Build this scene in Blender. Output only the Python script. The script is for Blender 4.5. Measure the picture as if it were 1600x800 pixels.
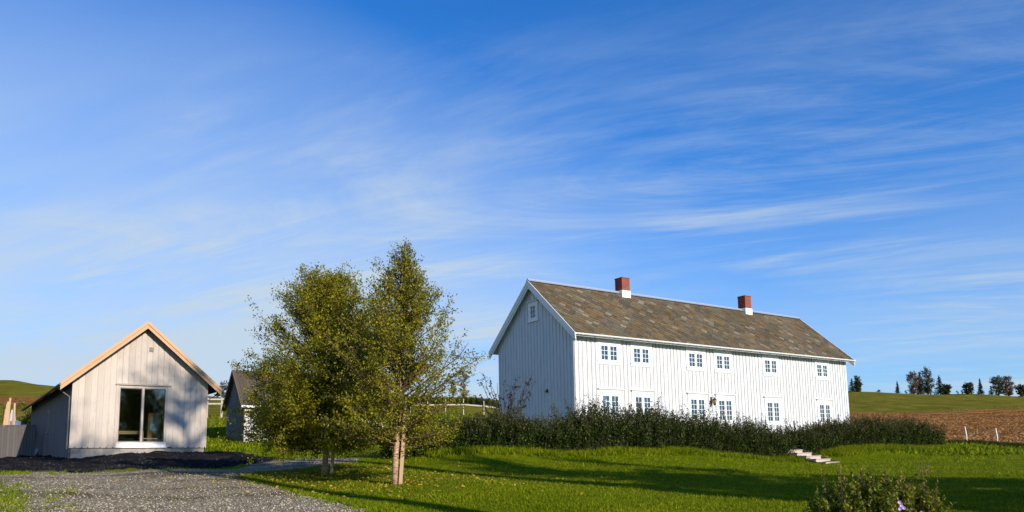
import bpy, math, random
import numpy as np
from mathutils import Matrix, Vector
rnd = random.Random(7)
R = math.radians
for o in list(bpy.data.objects): bpy.data.objects.remove(o)
sc = bpy.context.scene
COL = sc.collection

# ---------------------------------------------------------------- camera (eye is the origin, +Y is forward)
F, YPP, PITCH, ROLL = 1204.29, 559.07, 0.13099, -0.015905
cp, sp, cr, sr = math.cos(PITCH), math.sin(PITCH), math.cos(ROLL), math.sin(ROLL)
zc = Vector((0, -sp, cp)); ex = Vector((1, 0, 0))
rv = ex * cr + zc * sr; uv_ = -ex * sr + zc * cr; fv = Vector((0, cp, sp))
cam = bpy.data.cameras.new('camera'); co = bpy.data.objects.new('camera', cam); COL.objects.link(co)
m = Matrix((rv, uv_, -fv)).transposed().to_4x4(); co.matrix_world = m
cam.sensor_fit = 'HORIZONTAL'; cam.sensor_width = 36; cam.lens = F / 1600 * 36
cam.shift_y = (YPP - 400) / 1600; cam.clip_end = 6000; cam.clip_start = 0.1
sc.camera = co

# ---------------------------------------------------------------- sky and sun
SUN_AZ, SUN_EL = 139.0, 20.5           # azimuth clockwise from +Y
w = bpy.data.worlds.new('World'); sc.world = w; w.use_nodes = True
N, Lk = w.node_tree.nodes, w.node_tree.links
N.clear()
def wn(t, **k):
    n = N.new(t)
    for a, b in k.items(): setattr(n, a, b)
    return n
def wm(op, a, b=None, c=None, clamp=False):
    n = N.new('ShaderNodeMath'); n.operation = op; n.use_clamp = clamp
    for i, v in enumerate((a, b, c)):
        if v is None: continue
        if isinstance(v, (int, float)): n.inputs[i].default_value = v
        else: Lk.new(v, n.inputs[i])
    return n.outputs[0]
sky = wn('ShaderNodeTexSky', sky_type='NISHITA', sun_disc=False)
sky.sun_elevation = R(SUN_EL); sky.sun_rotation = R(SUN_AZ)
sky.air_density = 1.0; sky.dust_density = 0.3; sky.ozone_density = 2.5
hs = wn('ShaderNodeMixRGB', blend_type='MULTIPLY'); hs.inputs[0].default_value = 1; hs.inputs[2].default_value = (.34, 1.45, 2.72, 1)
Lk.new(sky.outputs[0], hs.inputs[1])
tc = wn('ShaderNodeTexCoord'); sx = wn('ShaderNodeSeparateXYZ'); Lk.new(tc.outputs['Generated'], sx.inputs[0])
zz = wm('ADD', wm('MAXIMUM', sx.outputs[2], 0.0), 0.10)
px = wm('DIVIDE', sx.outputs[0], zz); py = wm('DIVIDE', sx.outputs[1], zz)
cx = wn('ShaderNodeCombineXYZ'); Lk.new(px, cx.inputs[0]); Lk.new(py, cx.inputs[1])
def cloud(rot, scale, nscale, detail, rough, dist, lo, hi, off=(0, 0, 0)):
    r0_ = wn('ShaderNodeMapping'); r0_.inputs['Rotation'].default_value = (0, 0, R(rot)); Lk.new(cx.outputs[0], r0_.inputs[0])
    mp = wn('ShaderNodeMapping'); mp.inputs['Scale'].default_value = scale; mp.inputs['Location'].default_value = off
    Lk.new(r0_.outputs[0], mp.inputs[0])
    nz = wn('ShaderNodeTexNoise'); nz.inputs['Scale'].default_value = nscale; nz.inputs['Detail'].default_value = detail
    nz.inputs['Roughness'].default_value = rough; nz.inputs['Distortion'].default_value = dist
    Lk.new(mp.outputs[0], nz.inputs['Vector'])
    mr = wn('ShaderNodeMapRange'); mr.interpolation_type = 'SMOOTHSTEP'
    mr.inputs['From Min'].default_value = lo; mr.inputs['From Max'].default_value = hi
    Lk.new(nz.outputs[0], mr.inputs[0]); return mr.outputs[0]
wide = cloud(0, (1, 1, 1), .55, 4, .5, .6, .34, .60, (3.1, 1.2, 0))
streak = cloud(16, (.34, 1.0, 1), 1.15, 10, .64, 1.6, .45, .70, (2.6, 4.9, 0))
fine = cloud(22, (.16, 1.0, 1), 4.2, 9, .7, 1.2, .42, .78, (7.0, 2.0, 0))
veil = cloud(20, (.5, 1, 1), .9, 6, .55, .6, .25, .8, (5.0, 5.0, 0))
h0 = wn('ShaderNodeMapRange'); h0.interpolation_type = 'SMOOTHSTEP'
for nm_, v_ in zip(('From Min', 'From Max', 'To Min', 'To Max'), (-.35, .38, .56, .345)): h0.inputs[nm_].default_value = v_
Lk.new(sx.outputs[0], h0.inputs[0])
vb = wm('MULTIPLY', wm('SUBTRACT', h0.outputs[0], sx.outputs[2]), 2.35, clamp=True)
vb = wm('MULTIPLY', vb, wm('ADD', wm('MULTIPLY', veil, .45), .68))
hm = wn('ShaderNodeMapRange'); hm.inputs['From Min'].default_value = .52; hm.inputs['From Max'].default_value = .34; hm.inputs['To Min'].default_value = .08
Lk.new(sx.outputs[2], hm.inputs[0])
c1 = wm('MULTIPLY', wm('MULTIPLY', wide, hm.outputs[0]), wm('ADD', wm('MULTIPLY', streak, .50), wm('MULTIPLY', fine, .30)))
cm = wm('ADD', wm('ADD', c1, wm('MULTIPLY', wm('MULTIPLY', veil, hm.outputs[0]), .12)), vb, clamp=True)
cm = wm('MULTIPLY', cm, .94)
mix = wn('ShaderNodeMixRGB'); Lk.new(cm, mix.inputs[0]); Lk.new(hs.outputs[0], mix.inputs[1])
mix.inputs[2].default_value = (7.6, 9.0, 10.3, 1)
bg = wn('ShaderNodeBackground'); bg.inputs[1].default_value = 0.053
Lk.new(mix.outputs[0], bg.inputs[0]); wo = wn('ShaderNodeOutputWorld'); Lk.new(bg.outputs[0], wo.inputs[0])

sl = bpy.data.lights.new('sun', 'SUN'); sl.energy = 4.4; sl.angle = R(.55); sl.color = (1, .90, .76)
so = bpy.data.objects.new('sun', sl); COL.objects.link(so)
SD = Vector((math.sin(R(SUN_AZ)) * math.cos(R(SUN_EL)), math.cos(R(SUN_AZ)) * math.cos(R(SUN_EL)), math.sin(R(SUN_EL))))
so.rotation_euler = (-SD).to_track_quat('-Z', 'Y').to_euler()
sc.view_settings.view_transform = 'Standard'; sc.view_settings.look = 'None'
sc.view_settings.exposure = 0.52; sc.view_settings.gamma = 1
sc.render.engine = 'CYCLES'
sc.cycles.max_bounces = 6; sc.cycles.transparent_max_bounces = 8

# ---------------------------------------------------------------- materials
def mat(name, build=None, color=(.5, .5, .5), rough=.7, spec=.3, metal=0):
    M = bpy.data.materials.new(name); M.use_nodes = True
    nt = M.node_tree; b = nt.nodes['Principled BSDF']
    b.inputs['Base Color'].default_value = (*color, 1); b.inputs['Roughness'].default_value = rough
    b.inputs['Specular IOR Level'].default_value = spec; b.inputs['Metallic'].default_value = metal
    if build: build(NT(nt), b)
    return M
class NT:
    def __init__(s, nt): s.nt = nt
    def n(s, t, **k):
        x = s.nt.nodes.new(t)
        for a, b in k.items(): setattr(x, a, b)
        return x
    def l(s, a, b): s.nt.links.new(a, b)
    def m(s, op, a, b=None, clamp=False):
        x = s.n('ShaderNodeMath', operation=op); x.use_clamp = clamp
        for i, v in enumerate((a, b)):
            if v is None: continue
            if isinstance(v, (int, float)): x.inputs[i].default_value = v
            else: s.l(v, x.inputs[i])
        return x.outputs[0]
    def coord(s, scale=(1, 1, 1), kind='Object', rot=(0, 0, 0)):
        t = s.n('ShaderNodeTexCoord'); mp = s.n('ShaderNodeMapping'); mp.inputs['Scale'].default_value = scale
        mp.inputs['Rotation'].default_value = rot
        s.l(t.outputs[kind], mp.inputs[0]); return mp.outputs[0]
    def noise(s, vec, sc_=5, det=5, ro=.6, dis=0):
        x = s.n('ShaderNodeTexNoise'); x.inputs['Scale'].default_value = sc_; x.inputs['Detail'].default_value = det
        x.inputs['Roughness'].default_value = ro; x.inputs['Distortion'].default_value = dis
        s.l(vec, x.inputs['Vector']); return x.outputs[0]
    def ramp(s, fac, stops, mode='LINEAR'):
        x = s.n('ShaderNodeValToRGB'); x.color_ramp.interpolation = mode
        e = x.color_ramp.elements
        while len(e) < len(stops): e.new(.5)
        for i, (p, c) in enumerate(stops): e[i].position = p; e[i].color = (*c, 1) if len(c) == 3 else c
        s.l(fac, x.inputs[0]); return x.outputs[0]
    def range(s, v, a, b, c=0, d=1, smooth=True):
        x = s.n('ShaderNodeMapRange')
        if smooth: x.interpolation_type = 'SMOOTHSTEP'
        for i, q in zip(('From Min', 'From Max', 'To Min', 'To Max'), (a, b, c, d)): x.inputs[i].default_value = q
        s.l(v, x.inputs[0]); return x.outputs[0]
    def mix(s, f, a, b, blend='MIX'):
        x = s.n('ShaderNodeMixRGB', blend_type=blend)
        for i, v in enumerate((f, a, b)):
            if isinstance(v, (int, float)): x.inputs[i].default_value = v
            elif isinstance(v, tuple): x.inputs[i].default_value = (*v, 1)
            else: s.l(v, x.inputs[i])
        return x.outputs[0]
    def bump(s, h, bsdf, st=.5, dist=.02):
        x = s.n('ShaderNodeBump'); x.inputs['Strength'].default_value = st; x.inputs['Distance'].default_value = dist
        s.l(h, x.inputs['Height']); s.l(x.outputs[0], bsdf.inputs['Normal'])
    def island(s):
        return s.n('ShaderNodeNewGeometry').outputs['Random Per Island']

def white_paint(q, b):
    isl = q.island()
    n1 = q.noise(q.coord((1, 1, .35)), 3, 6, .65)
    n2 = q.noise(q.coord((14, 14, 1.2)), 2, 5, .7)
    c = q.ramp(n1, [(.3, (.48, .52, .575)), (.6, (.565, .605, .655))])
    c = q.mix(q.range(n2, .58, .8, 0, .5), c, (.50, .45, .36))
    c = q.mix(q.m('MULTIPLY', isl, .22), c, (.60, .57, .50))
    q.l(c, b.inputs['Base Color']); q.bump(n2, b, .25, .004)
M_WHITE = mat('white_paint', white_paint, rough=.55)
M_SEAM = mat('tan_seam', lambda q, b: q.l(q.ramp(q.noise(q.coord((4, 4, 1.2)), 3, 5), [(.3, (.30, .21, .12)), (.7, (.56, .47, .34))]), b.inputs['Base Color']), rough=.9)  # mottled tan for the thin strips beside the battens
M_TRIM = mat('white_trim', lambda q, b: (q.l(q.ramp(q.noise(q.coord((3, 3, 3)), 4), [(.3, (.72, .73, .74)), (.7, (.79, .80, .82))]), b.inputs['Base Color'])), rough=.45)
def slate(q, b):
    isl = q.island()
    c = q.ramp(isl, [(0, (.030, .028, .026)), (.14, (.12, .095, .055)), (.28, (.17, .105, .025)), (.40, (.050, .048, .046)), (.52, (.16, .13, .085)),
                     (.66, (.13, .060, .022)), (.78, (.085, .082, .076)), (.93, (.29, .25, .17))], 'CONSTANT')
    co_ = q.coord((1, 1, 1))
    big = q.noise(co_, .55, 4, .6); n = q.noise(co_, 9, 6, .7)
    c = q.mix(q.range(q.noise(co_, 14, 5, .75), .38, .62, 0, .75), c, (.10, .082, .055)); c = q.mix(q.range(n, .5, .7, 0, .65), c, (.21, .135, .03))
    c = q.mix(q.range(q.noise(co_, 17, 4, .7), .56, .72, 0, .7), c, (.46, .41, .28))
    c = q.mix(.12, c, (.16, .11, .02)); c = q.mix(q.range(big, .4, .7, 0, .55), c, (.055, .04, .018))
    q.l(c, b.inputs['Base Color']); q.bump(n, b, .6, .01)
M_SLATE = mat('lichen_slate', slate, rough=.8)
def brick(q, b):
    br = q.n('ShaderNodeTexBrick'); br.inputs['Scale'].default_value = 1; br.inputs['Brick Width'].default_value = .24
    br.inputs['Row Height'].default_value = .078; br.inputs['Mortar Size'].default_value = .009
    br.inputs['Color1'].default_value = (.30, .055, .025, 1); br.inputs['Color2'].default_value = (.20, .04, .022, 1); br.inputs['Mortar'].default_value = (.22, .12, .09, 1)
    t = q.n('ShaderNodeTexCoord'); s_ = q.n('ShaderNodeSeparateXYZ'); q.l(t.outputs['Object'], s_.inputs[0])
    cb = q.n('ShaderNodeCombineXYZ'); q.l(q.m('ADD', s_.outputs[0], s_.outputs[1]), cb.inputs[0]); q.l(s_.outputs[2], cb.inputs[1])
    q.l(cb.outputs[0], br.inputs['Vector']); q.l(br.outputs['Color'], b.inputs['Base Color'])
    q.bump(q.m('SUBTRACT', 1, br.outputs['Fac']), b, .6, .01)
M_BRICK = mat('red_brick', brick, rough=.85)
def wood(lo, hi, streak_, k=1.0, isl_amt=.5, grain=(9, 9, .6)):
    def f(q, b):
        isl = q.island(); v = q.coord(grain)
        n = q.noise(v, 3, 7, .7, .3); n2 = q.noise(q.coord((1, 1, .4)), 1.1, 4)
        c = q.mix(n, lo, hi)
        c = q.mix(q.range(n, .55, .75, 0, .5 * k), c, streak_)
        c = q.mix(q.range(n2, .45, .75, 0, .4 * k), c, streak_)
        c = q.mix(q.m('MULTIPLY', isl, isl_amt), c, lo)
        kn = q.n('ShaderNodeTexVoronoi'); kn.inputs['Scale'].default_value = 3.2; q.l(q.coord((1.6, 1.6, .9)), kn.inputs['Vector'])
        c = q.mix(q.range(kn.outputs['Distance'], .05, .09, .55, 0), c, streak_)
        q.l(c, b.inputs['Base Color']); q.bump(n, b, .4, .004)
    return f
M_CLAD = mat('greyed_spruce', wood((.36, .31, .27), (.70, .61, .51), (.26, .19, .15), 1.3, .55), rough=.8)
M_CLADD = mat('dark_grey_spruce', wood((.11, .105, .11), (.2, .19, .19), (.09, .085, .09)), rough=.8)  # darker grey than the front cladding, used on the side walls
M_PINE = mat('fresh_pine', wood((.42, .24, .12), (.60, .38, .21), (.33, .17, .075), 1, .3, (4, 4, 4)), rough=.6)
M_STAKE = mat('stake_wood', wood((.42, .26, .14), (.62, .42, .26), (.32, .19, .10)), rough=.7)
M_DKWOOD = mat('dark_weathered_wood', wood((.035, .03, .028), (.09, .075, .065), (.03, .025, .022)), rough=.85)
M_FENCE = mat('old_grey_boards', wood((.08, .07, .065), (.19, .165, .15), (.05, .045, .04)), rough=.85)
M_RAILW = mat('pale_wood_rail', wood((.45, .38, .32), (.65, .58, .5), (.35, .28, .22)), rough=.7)
M_BRNBRD = mat('brown_bargeboard', wood((.13, .085, .06), (.26, .18, .13), (.1, .06, .04)), rough=.8)
M_BARNSH = mat('shaded_barn_boards', wood((.17, .165, .18), (.30, .29, .31), (.12, .11, .11)), rough=.8)  # darker copy of the barn boards: gable shade put into the colour
M_BARNW = mat('pale_barn_paint', wood((.48, .46, .43), (.66, .64, .6), (.36, .33, .3)), rough=.7)
def bark(q, b):
    n = q.noise(q.coord((3, 3, 14)), 2.5, 6, .7); n2 = q.noise(q.coord((6, 6, 6)), 3, 5)
    c = q.ramp(n, [(.35, (.15, .08, .05)), (.5, (.44, .28, .18)), (.68, (.60, .44, .32))])
    q.l(q.mix(q.range(n2, .5, .7, 0, .6), c, (.12, .07, .05)), b.inputs['Base Color']); q.bump(n, b, .6, .01)
M_BARK = mat('birch_bark', bark, rough=.85)
M_TWIG = mat('brown_twig', lambda q, b: q.l(q.ramp(q.noise(q.coord(), 20), [(.3, (.07, .04, .028)), (.7, (.17, .10, .07))]), b.inputs['Base Color']), rough=.85)
M_BARKD = mat('dark_bark', lambda q, b: q.l(q.ramp(q.noise(q.coord(), 8), [(.3, (.03, .024, .02)), (.7, (.09, .07, .06))]), b.inputs['Base Color']), rough=.9)
def leafmat(name, stops, trans=.35, rough=.5, spec=.25, bs=.9):
    def f(q, b):
        isl = q.island()
        big = q.noise(q.coord(), bs, 5, .65)
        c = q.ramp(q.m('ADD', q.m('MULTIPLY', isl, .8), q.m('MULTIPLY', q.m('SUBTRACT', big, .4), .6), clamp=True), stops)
        q.l(c, b.inputs['Base Color'])
        tr = q.n('ShaderNodeBsdfTranslucent'); q.l(q.mix(.5, c, (.16, .17, .02)), tr.inputs[0])
        ms = q.n('ShaderNodeMixShader'); ms.inputs[0].default_value = trans
        out = q.nt.nodes['Material Output']
        q.l(b.outputs[0], ms.inputs[1]); q.l(tr.outputs[0], ms.inputs[2]); q.l(ms.outputs[0], out.inputs[0])
    return mat(name, f, rough=rough, spec=spec)
L_BIRCH = leafmat('birch_leaf', [(0, (.08, .10, .005)), (.4, (.21, .215, .008)), (.7, (.34, .31, .010)), (.9, (.5, .38, .012)), (1, (.52, .26, .02))], .45, .5, .2)
L_HEDGE = leafmat('hedge_leaf', [(0, (.003, .007, .001)), (.5, (.012, .026, .002)), (.75, (.045, .080, .005)), (1, (.16, .18, .04))], .2, .6, .08)  # bright end of the ramp paints some leaves as sunlit
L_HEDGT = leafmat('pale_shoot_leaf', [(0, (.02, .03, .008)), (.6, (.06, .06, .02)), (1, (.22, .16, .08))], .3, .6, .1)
L_SHRUB = leafmat('shrub_leaf', [(0, (.03, .055, .004)), (.45, (.11, .16, .008)), (.75, (.28, .29, .018)), (.92, (.34, .20, .03)), (1, (.32, .12, .05))], .4, .5, .15)
L_PURP = leafmat('dark_purple_leaf', [(0, (.015, .012, .02)), (.7, (.03, .022, .035)), (1, (.09, .035, .03))], .15)
L_SPRUCE = leafmat('spruce_needles', [(0, (.010, .020, .012)), (1, (.028, .045, .022))], .05)
L_AUTUMN = leafmat('autumn_leaf', [(0, (.05, .035, .018)), (.6, (.13, .08, .045)), (1, (.22, .13, .085))], .2)
L_FARG = leafmat('far_leaf', [(0, (.022, .035, .014)), (1, (.07, .065, .028))], .15)
L_BUSHY = leafmat('yellow_green_leaf', [(0, (.06, .08, .008)), (1, (.24, .22, .02))])  # yellow-green leaf tones of the two bushes
M_FLOWER = mat('purple_petal', lambda q, b: q.l(q.ramp(q.island(), [(0, (.22, .12, .42)), (1, (.5, .36, .72))]), b.inputs['Base Color']), rough=.6)
L_GRASS = leafmat('grass_blade', [(0, (.045, .085, .001)), (.45, (.13, .185, .002)), (.8, (.25, .28, .004)), (1, (.45, .38, .03))], .35, .6, .08, .45)
def glassm(q, b, k=2.0):
    g = q.n('ShaderNodeBsdfGlossy'); g.inputs['Roughness'].default_value = .03; g.inputs[0].default_value = (.9, .95, 1, 1)
    t = q.n('ShaderNodeBsdfTransparent'); t.inputs[0].default_value = (.80, .85, .84, 1)
    fr = q.n('ShaderNodeFresnel'); fr.inputs[0].default_value = 1.52
    ms = q.n('ShaderNodeMixShader'); q.l(q.m('ADD', q.m('MULTIPLY', fr.outputs[0], k), .02, True), ms.inputs[0])
    q.l(t.outputs[0], ms.inputs[1]); q.l(g.outputs[0], ms.inputs[2]); q.l(ms.outputs[0], q.nt.nodes['Material Output'].inputs[0])
M_GLASS = mat('window_glass', glassm)
M_GLASSH = mat('old_window_glass', lambda q, b: glassm(q, b, .9))
M_GLASSD = mat('dark_glass', None, (.06, .08, .11), .08, .8)
M_CURT = mat('curtain_cloth', lambda q, b: q.l(q.ramp(q.noise(q.coord((22, 1, .6)), 1), [(.35, (.30, .26, .22)), (.65, (.55, .49, .42))]), b.inputs['Base Color']), rough=.9)
M_ROOM = mat('room_wall', None, (.07, .06, .05), .9)
M_STONE = mat('foundation_stone', lambda q, b: (q.l(q.ramp(q.noise(q.coord(), 4, 6), [(.3, (.13, .125, .12)), (.7, (.28, .27, .25))]), b.inputs['Base Color'])), rough=.9)
M_CONC = mat('raw_concrete', lambda q, b: (q.l(q.ramp(q.noise(q.coord(), 5, 7, .7), [(.3, (.20, .18, .155)), (.7, (.36, .33, .29))]), b.inputs['Base Color'])), rough=.9)
M_METALD = mat('dark_sheet_metal', None, (.035, .037, .045), .35, .5, .4)
M_ZINC = mat('zinc_sheet', None, (.5, .55, .62), .35, .5, .5)
M_ROOFD = mat('dark_roof_felt', lambda q, b: q.l(q.ramp(q.noise(q.coord(), 6, 5), [(.3, (.02, .02, .022)), (.7, (.06, .058, .06))]), b.inputs['Base Color']), rough=.8)
M_ROOFB = mat('mossy_board_roof', wood((.05, .038, .026), (.15, .115, .075), (.04, .045, .02)), rough=.9)
M_BLACK = mat('black_iron', None, (.015, .014, .013), .4, .5)
M_AMBER = mat('amber_glass', None, (.45, .28, .15), .2, .5)
M_ORANGE = mat('orange_wood', None, (.55, .22, .05), .5)
M_MINT = mat('pale_green_cloth', None, (.45, .55, .42), .8)
M_TARP = mat('blue_tarp', None, (.13, .19, .32), .5)
M_TARPW = mat('pale_blue_tarp', None, (.5, .58, .7), .5)
M_RUST = mat('rust_red_board', None, (.22, .07, .05), .8)
M_PLAST = mat('dirty_white_plastic', None, (.6, .6, .6), .5)
M_STEP = mat('pale_step_plank', wood((.36, .30, .24), (.58, .49, .40), (.24, .19, .15)), rough=.8)

# ---------------------------------------------------------------- mesh helpers
class MB:
    def __init__(s): s.v = []; s.f = []; s.mi = []
    def box(s, a, b, mi=0):
        (x0, y0, z0), (x1, y1, z1) = a, b
        s.hexa([(x0, y0, z0), (x1, y0, z0), (x1, y1, z0), (x0, y1, z0), (x0, y0, z1), (x1, y0, z1), (x1, y1, z1), (x0, y1, z1)], mi)
    def hexa(s, p, mi=0):
        n = len(s.v); s.v += [tuple(q) for q in p]
        for f in ((0, 3, 2, 1), (4, 5, 6, 7), (0, 1, 5, 4), (1, 2, 6, 5), (2, 3, 7, 6), (3, 0, 4, 7)):
            s.f.append(tuple(n + i for i in f)); s.mi.append(mi)
    def prism(s, poly, d, mi=0):
        """poly: list of 3-D points, d: extrusion vector"""
        n = len(s.v); k = len(poly); d = Vector(d)
        s.v += [tuple(p) for p in poly] + [tuple(Vector(p) + d) for p in poly]
        s.f.append(tuple(range(n, n + k))[::-1]); s.mi.append(mi)
        s.f.append(tuple(range(n + k, n + 2 * k))); s.mi.append(mi)
        for i in range(k):
            j = (i + 1) % k; s.f.append((n + i, n + j, n + k + j, n + k + i)); s.mi.append(mi)
    def bar(s, a, b, w_, h, up=(0, 0, 1), mi=0):
        a, b = Vector(a), Vector(b); d = (b - a).normalized(); up = Vector(up)
        sd = d.cross(up).normalized() * w_ / 2; u2 = sd.cross(d).normalized() * h / 2
        s.hexa([a - sd - u2, a + sd - u2, b + sd - u2, b - sd - u2, a - sd + u2, a + sd + u2, b + sd + u2, b - sd + u2], mi)
    def tube(s, pts, rad, sides=6, mi=0, cap=True):
        pts = [Vector(p) for p in pts]; n0 = len(s.v); k = sides
        for i, p in enumerate(pts):
            d = (pts[min(i + 1, len(pts) - 1)] - pts[max(i - 1, 0)]).normalized()
            a = d.cross(Vector((0, 0, 1)) if abs(d.z) < .9 else Vector((1, 0, 0))).normalized(); c = d.cross(a)
            r = rad[i] if isinstance(rad, (list, tuple)) else rad
            for j in range(k):
                t = 2 * math.pi * j / k; s.v.append(tuple(p + (a * math.cos(t) + c * math.sin(t)) * r))
        for i in range(len(pts) - 1):
            for j in range(k):
                q = n0 + i * k; s.f.append((q + j, q + (j + 1) % k, q + k + (j + 1) % k, q + k + j)); s.mi.append(mi)
        if cap:
            s.f.append(tuple(n0 + j for j in range(k))[::-1]); s.mi.append(mi)
            s.f.append(tuple(n0 + (len(pts) - 1) * k + j for j in range(k))); s.mi.append(mi)
    def lathe(s, c, prof, k=16, mi=0):
        n0 = len(s.v); c = Vector(c)
        for r, z in prof:
            for j in range(k):
                t = 2 * math.pi * j / k; s.v.append((c.x + r * math.cos(t), c.y + r * math.sin(t), c.z + z))
        for i in range(len(prof) - 1):
            for j in range(k):
                q = n0 + i * k; s.f.append((q + j, q + (j + 1) % k, q + k + (j + 1) % k, q + k + j)); s.mi.append(mi)
    def build(s, name, mats, parent=None, loc=None, smooth=False):
        me = bpy.data.meshes.new(name); me.from_pydata(s.v, [], s.f); me.update()
        if not isinstance(mats, (list, tuple)): mats = [mats]
        for q in mats: me.materials.append(q)
        if len(mats) > 1: me.polygons.foreach_set('material_index', s.mi)
        if smooth: me.polygons.foreach_set('use_smooth', [True] * len(me.polygons))
        o = bpy.data.objects.new(name, me); COL.objects.link(o)
        if parent: o.parent = parent
        if loc: o.location = loc
        return o
def tag(o, label=None, cat=None, group=None, kind=None):
    for k, v in (('label', label), ('category', cat), ('group', group), ('kind', kind)):
        if v: o[k] = v
    return o
def empty(name, loc, rz=0):
    o = bpy.data.objects.new(name, None); COL.objects.link(o); o.location = loc; o.rotation_euler = (0, 0, rz); o.empty_display_size = .3
    return o
def npmesh(name, V, k, mats, parent=None, mi=None):
    """V: (n*k,3) verts, faces of k verts each"""
    V = np.asarray(V, dtype=np.float32).reshape(-1, 3); nf = len(V) // k
    me = bpy.data.meshes.new(name); me.vertices.add(len(V)); me.vertices.foreach_set('co', V.ravel())
    me.loops.add(len(V)); me.loops.foreach_set('vertex_index', np.arange(len(V), dtype=np.int32))
    me.polygons.add(nf); me.polygons.foreach_set('loop_start', np.arange(nf, dtype=np.int32) * k)
    me.polygons.foreach_set('loop_total', np.full(nf, k, dtype=np.int32))
    if not isinstance(mats, (list, tuple)): mats = [mats]
    for q in mats: me.materials.append(q)
    if mi is not None: me.polygons.foreach_set('material_index', np.asarray(mi, dtype=np.int32))
    me.update(calc_edges=True)
    o = bpy.data.objects.new(name, me); COL.objects.link(o)
    if parent: o.parent = parent
    return o
def leaves(C, size, rng, aspect=.55, droop=.4, dirs=None):
    """diamond shaped leaves at centres C -> (n*4,3)"""
    n = len(C); size = np.broadcast_to(np.asarray(size, float), (n,))[:, None] * rng.uniform(.6, 1.3, (n, 1))
    if dirs is None:
        d = rng.normal(size=(n, 3)); d[:, 2] -= droop
    else: d = dirs + rng.normal(size=(n, 3)) * .55
    d /= np.linalg.norm(d, axis=1)[:, None]
    r = rng.normal(size=(n, 3)); s = np.cross(d, r); s /= np.linalg.norm(s, axis=1)[:, None] + 1e-9
    a = C - d * size * .5; b = C + d * size * .5; m_ = C - d * size * .05
    return np.stack([a, m_ + s * size * aspect * .5, b, m_ - s * size * aspect * .5], axis=1).reshape(-1, 3)

# ---------------------------------------------------------------- terrain height
YH = lambda x: 717.73 - (x - 800) * .0159
def colp(x, pts): return [(Y, (YH(x) - v) / F * Y) if k else (Y, v) for (Y, v, k) in pts]
PROF = {
    -300: colp(0, [(12.3, -.83, 0), (25, -.15, 0), (36, .25, 0), (46, .6, 0), (60, 1.5, 0), (75, 4.6, 0), (130, 598, 1), (170, 15, 0)]),
    0: colp(0, [(12.3, -.83, 0), (25, -.15, 0), (36, .25, 0), (46, .6, 0), (60, 1.5, 0), (75, 4.6, 0), (130, 597, 1), (170, 15, 0)]),
    110: colp(110, [(12.3, -.83, 0), (25, -.14, 0), (36, .36, 0), (46, .7, 0), (60, 1.5, 0), (75, 4.6, 0), (128, 603, 1), (170, 14, 0)]),
    230: colp(230, [(12.3, -.83, 0), (25, -.13, 0), (36, .50, 0), (42, .75, 0), (56, 1.5, 0), (75, 4.7, 0), (125, 609, 1), (170, 13, 0)]),
    400: colp(400, [(12.3, -.83, 0), (21.4, -.30, 0), (28, -.02, 0), (36, .36, 0), (54, 1.42, 0), (75, 4.6, 0), (120, 618, 1), (170, 11, 0)]),
    720: colp(720, [(12.3, -.83, 0), (17.6, -.55, 0), (22.5, -.27, 0), (25.3, -.02, 0), (27.5, .40, 0), (31, .75, 0), (36, .95, 0), (50, 1.25, 0), (75, 4.5, 0), (115, 622.5, 1), (170, 9, 0)]),
    900: colp(900, [(12.3, -.83, 0), (20, -.50, 0), (27, -.14, 0), (29, .05, 0), (31, .28, 0), (34.5, .85, 0), (38, .98, 0), (55, 1.2, 0), (100, 5, 0), (160, 617, 1), (260, 12, 0)]),
    1300: colp(1300, [(12.3, -.87, 0), (20, -.64, 0), (30, -.56, 0), (36.2, -.47, 0), (40, .28, 0), (43, .85, 0), (50, 1.1, 0), (60, 1.6, 0), (120, 643, 1), (200, 615.5, 1), (320, 14, 0)]),
    1470: colp(1470, [(12.3, -.90, 0), (20, -.68, 0), (30, -.52, 0), (40, -.2, 0), (46, .38, 0), (52, .62, 0), (65, 1.5, 0), (120, 643, 1), (200, 615, 1), (320, 14, 0)]),
    1620: colp(1600, [(12.3, -.92, 0), (20, -.70, 0), (30, -.50, 0), (40, -.15, 0), (47, .1, 0), (52, .3, 0), (65, 1.4, 0), (120, 643, 1), (200, 618, 1), (320, 14, 0)]),
    2000: colp(1600, [(12.3, -.92, 0), (20, -.70, 0), (30, -.50, 0), (40, -.15, 0), (47, .1, 0), (52, .3, 0), (65, 1.4, 0), (120, 643, 1), (200, 620, 1), (320, 14, 0)]),
}
YS = np.concatenate([np.arange(-40, 130, .5), np.arange(130, 3000, 10)])
KX = sorted(PROF); TAB = []
for kx in KX:
    pr = [(-30, -1.5), (0, -1.48)] + PROF[kx] + [(600, PROF[kx][-1][1] - 2), (3000, -10)]
    a = np.interp(YS, [p[0] for p in pr], [p[1] for p in pr])
    ker = np.array([1, 2, 3, 2, 1.]); ker /= ker.sum()
    nn = 340; b = np.convolve(np.pad(a[:nn], 2, mode='edge'), ker, 'valid'); a[:nn - 3] = b[:nn - 3]
    TAB.append(a)
TAB = np.array(TAB); KT = np.array([(k - 800) / F for k in KX])
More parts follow.
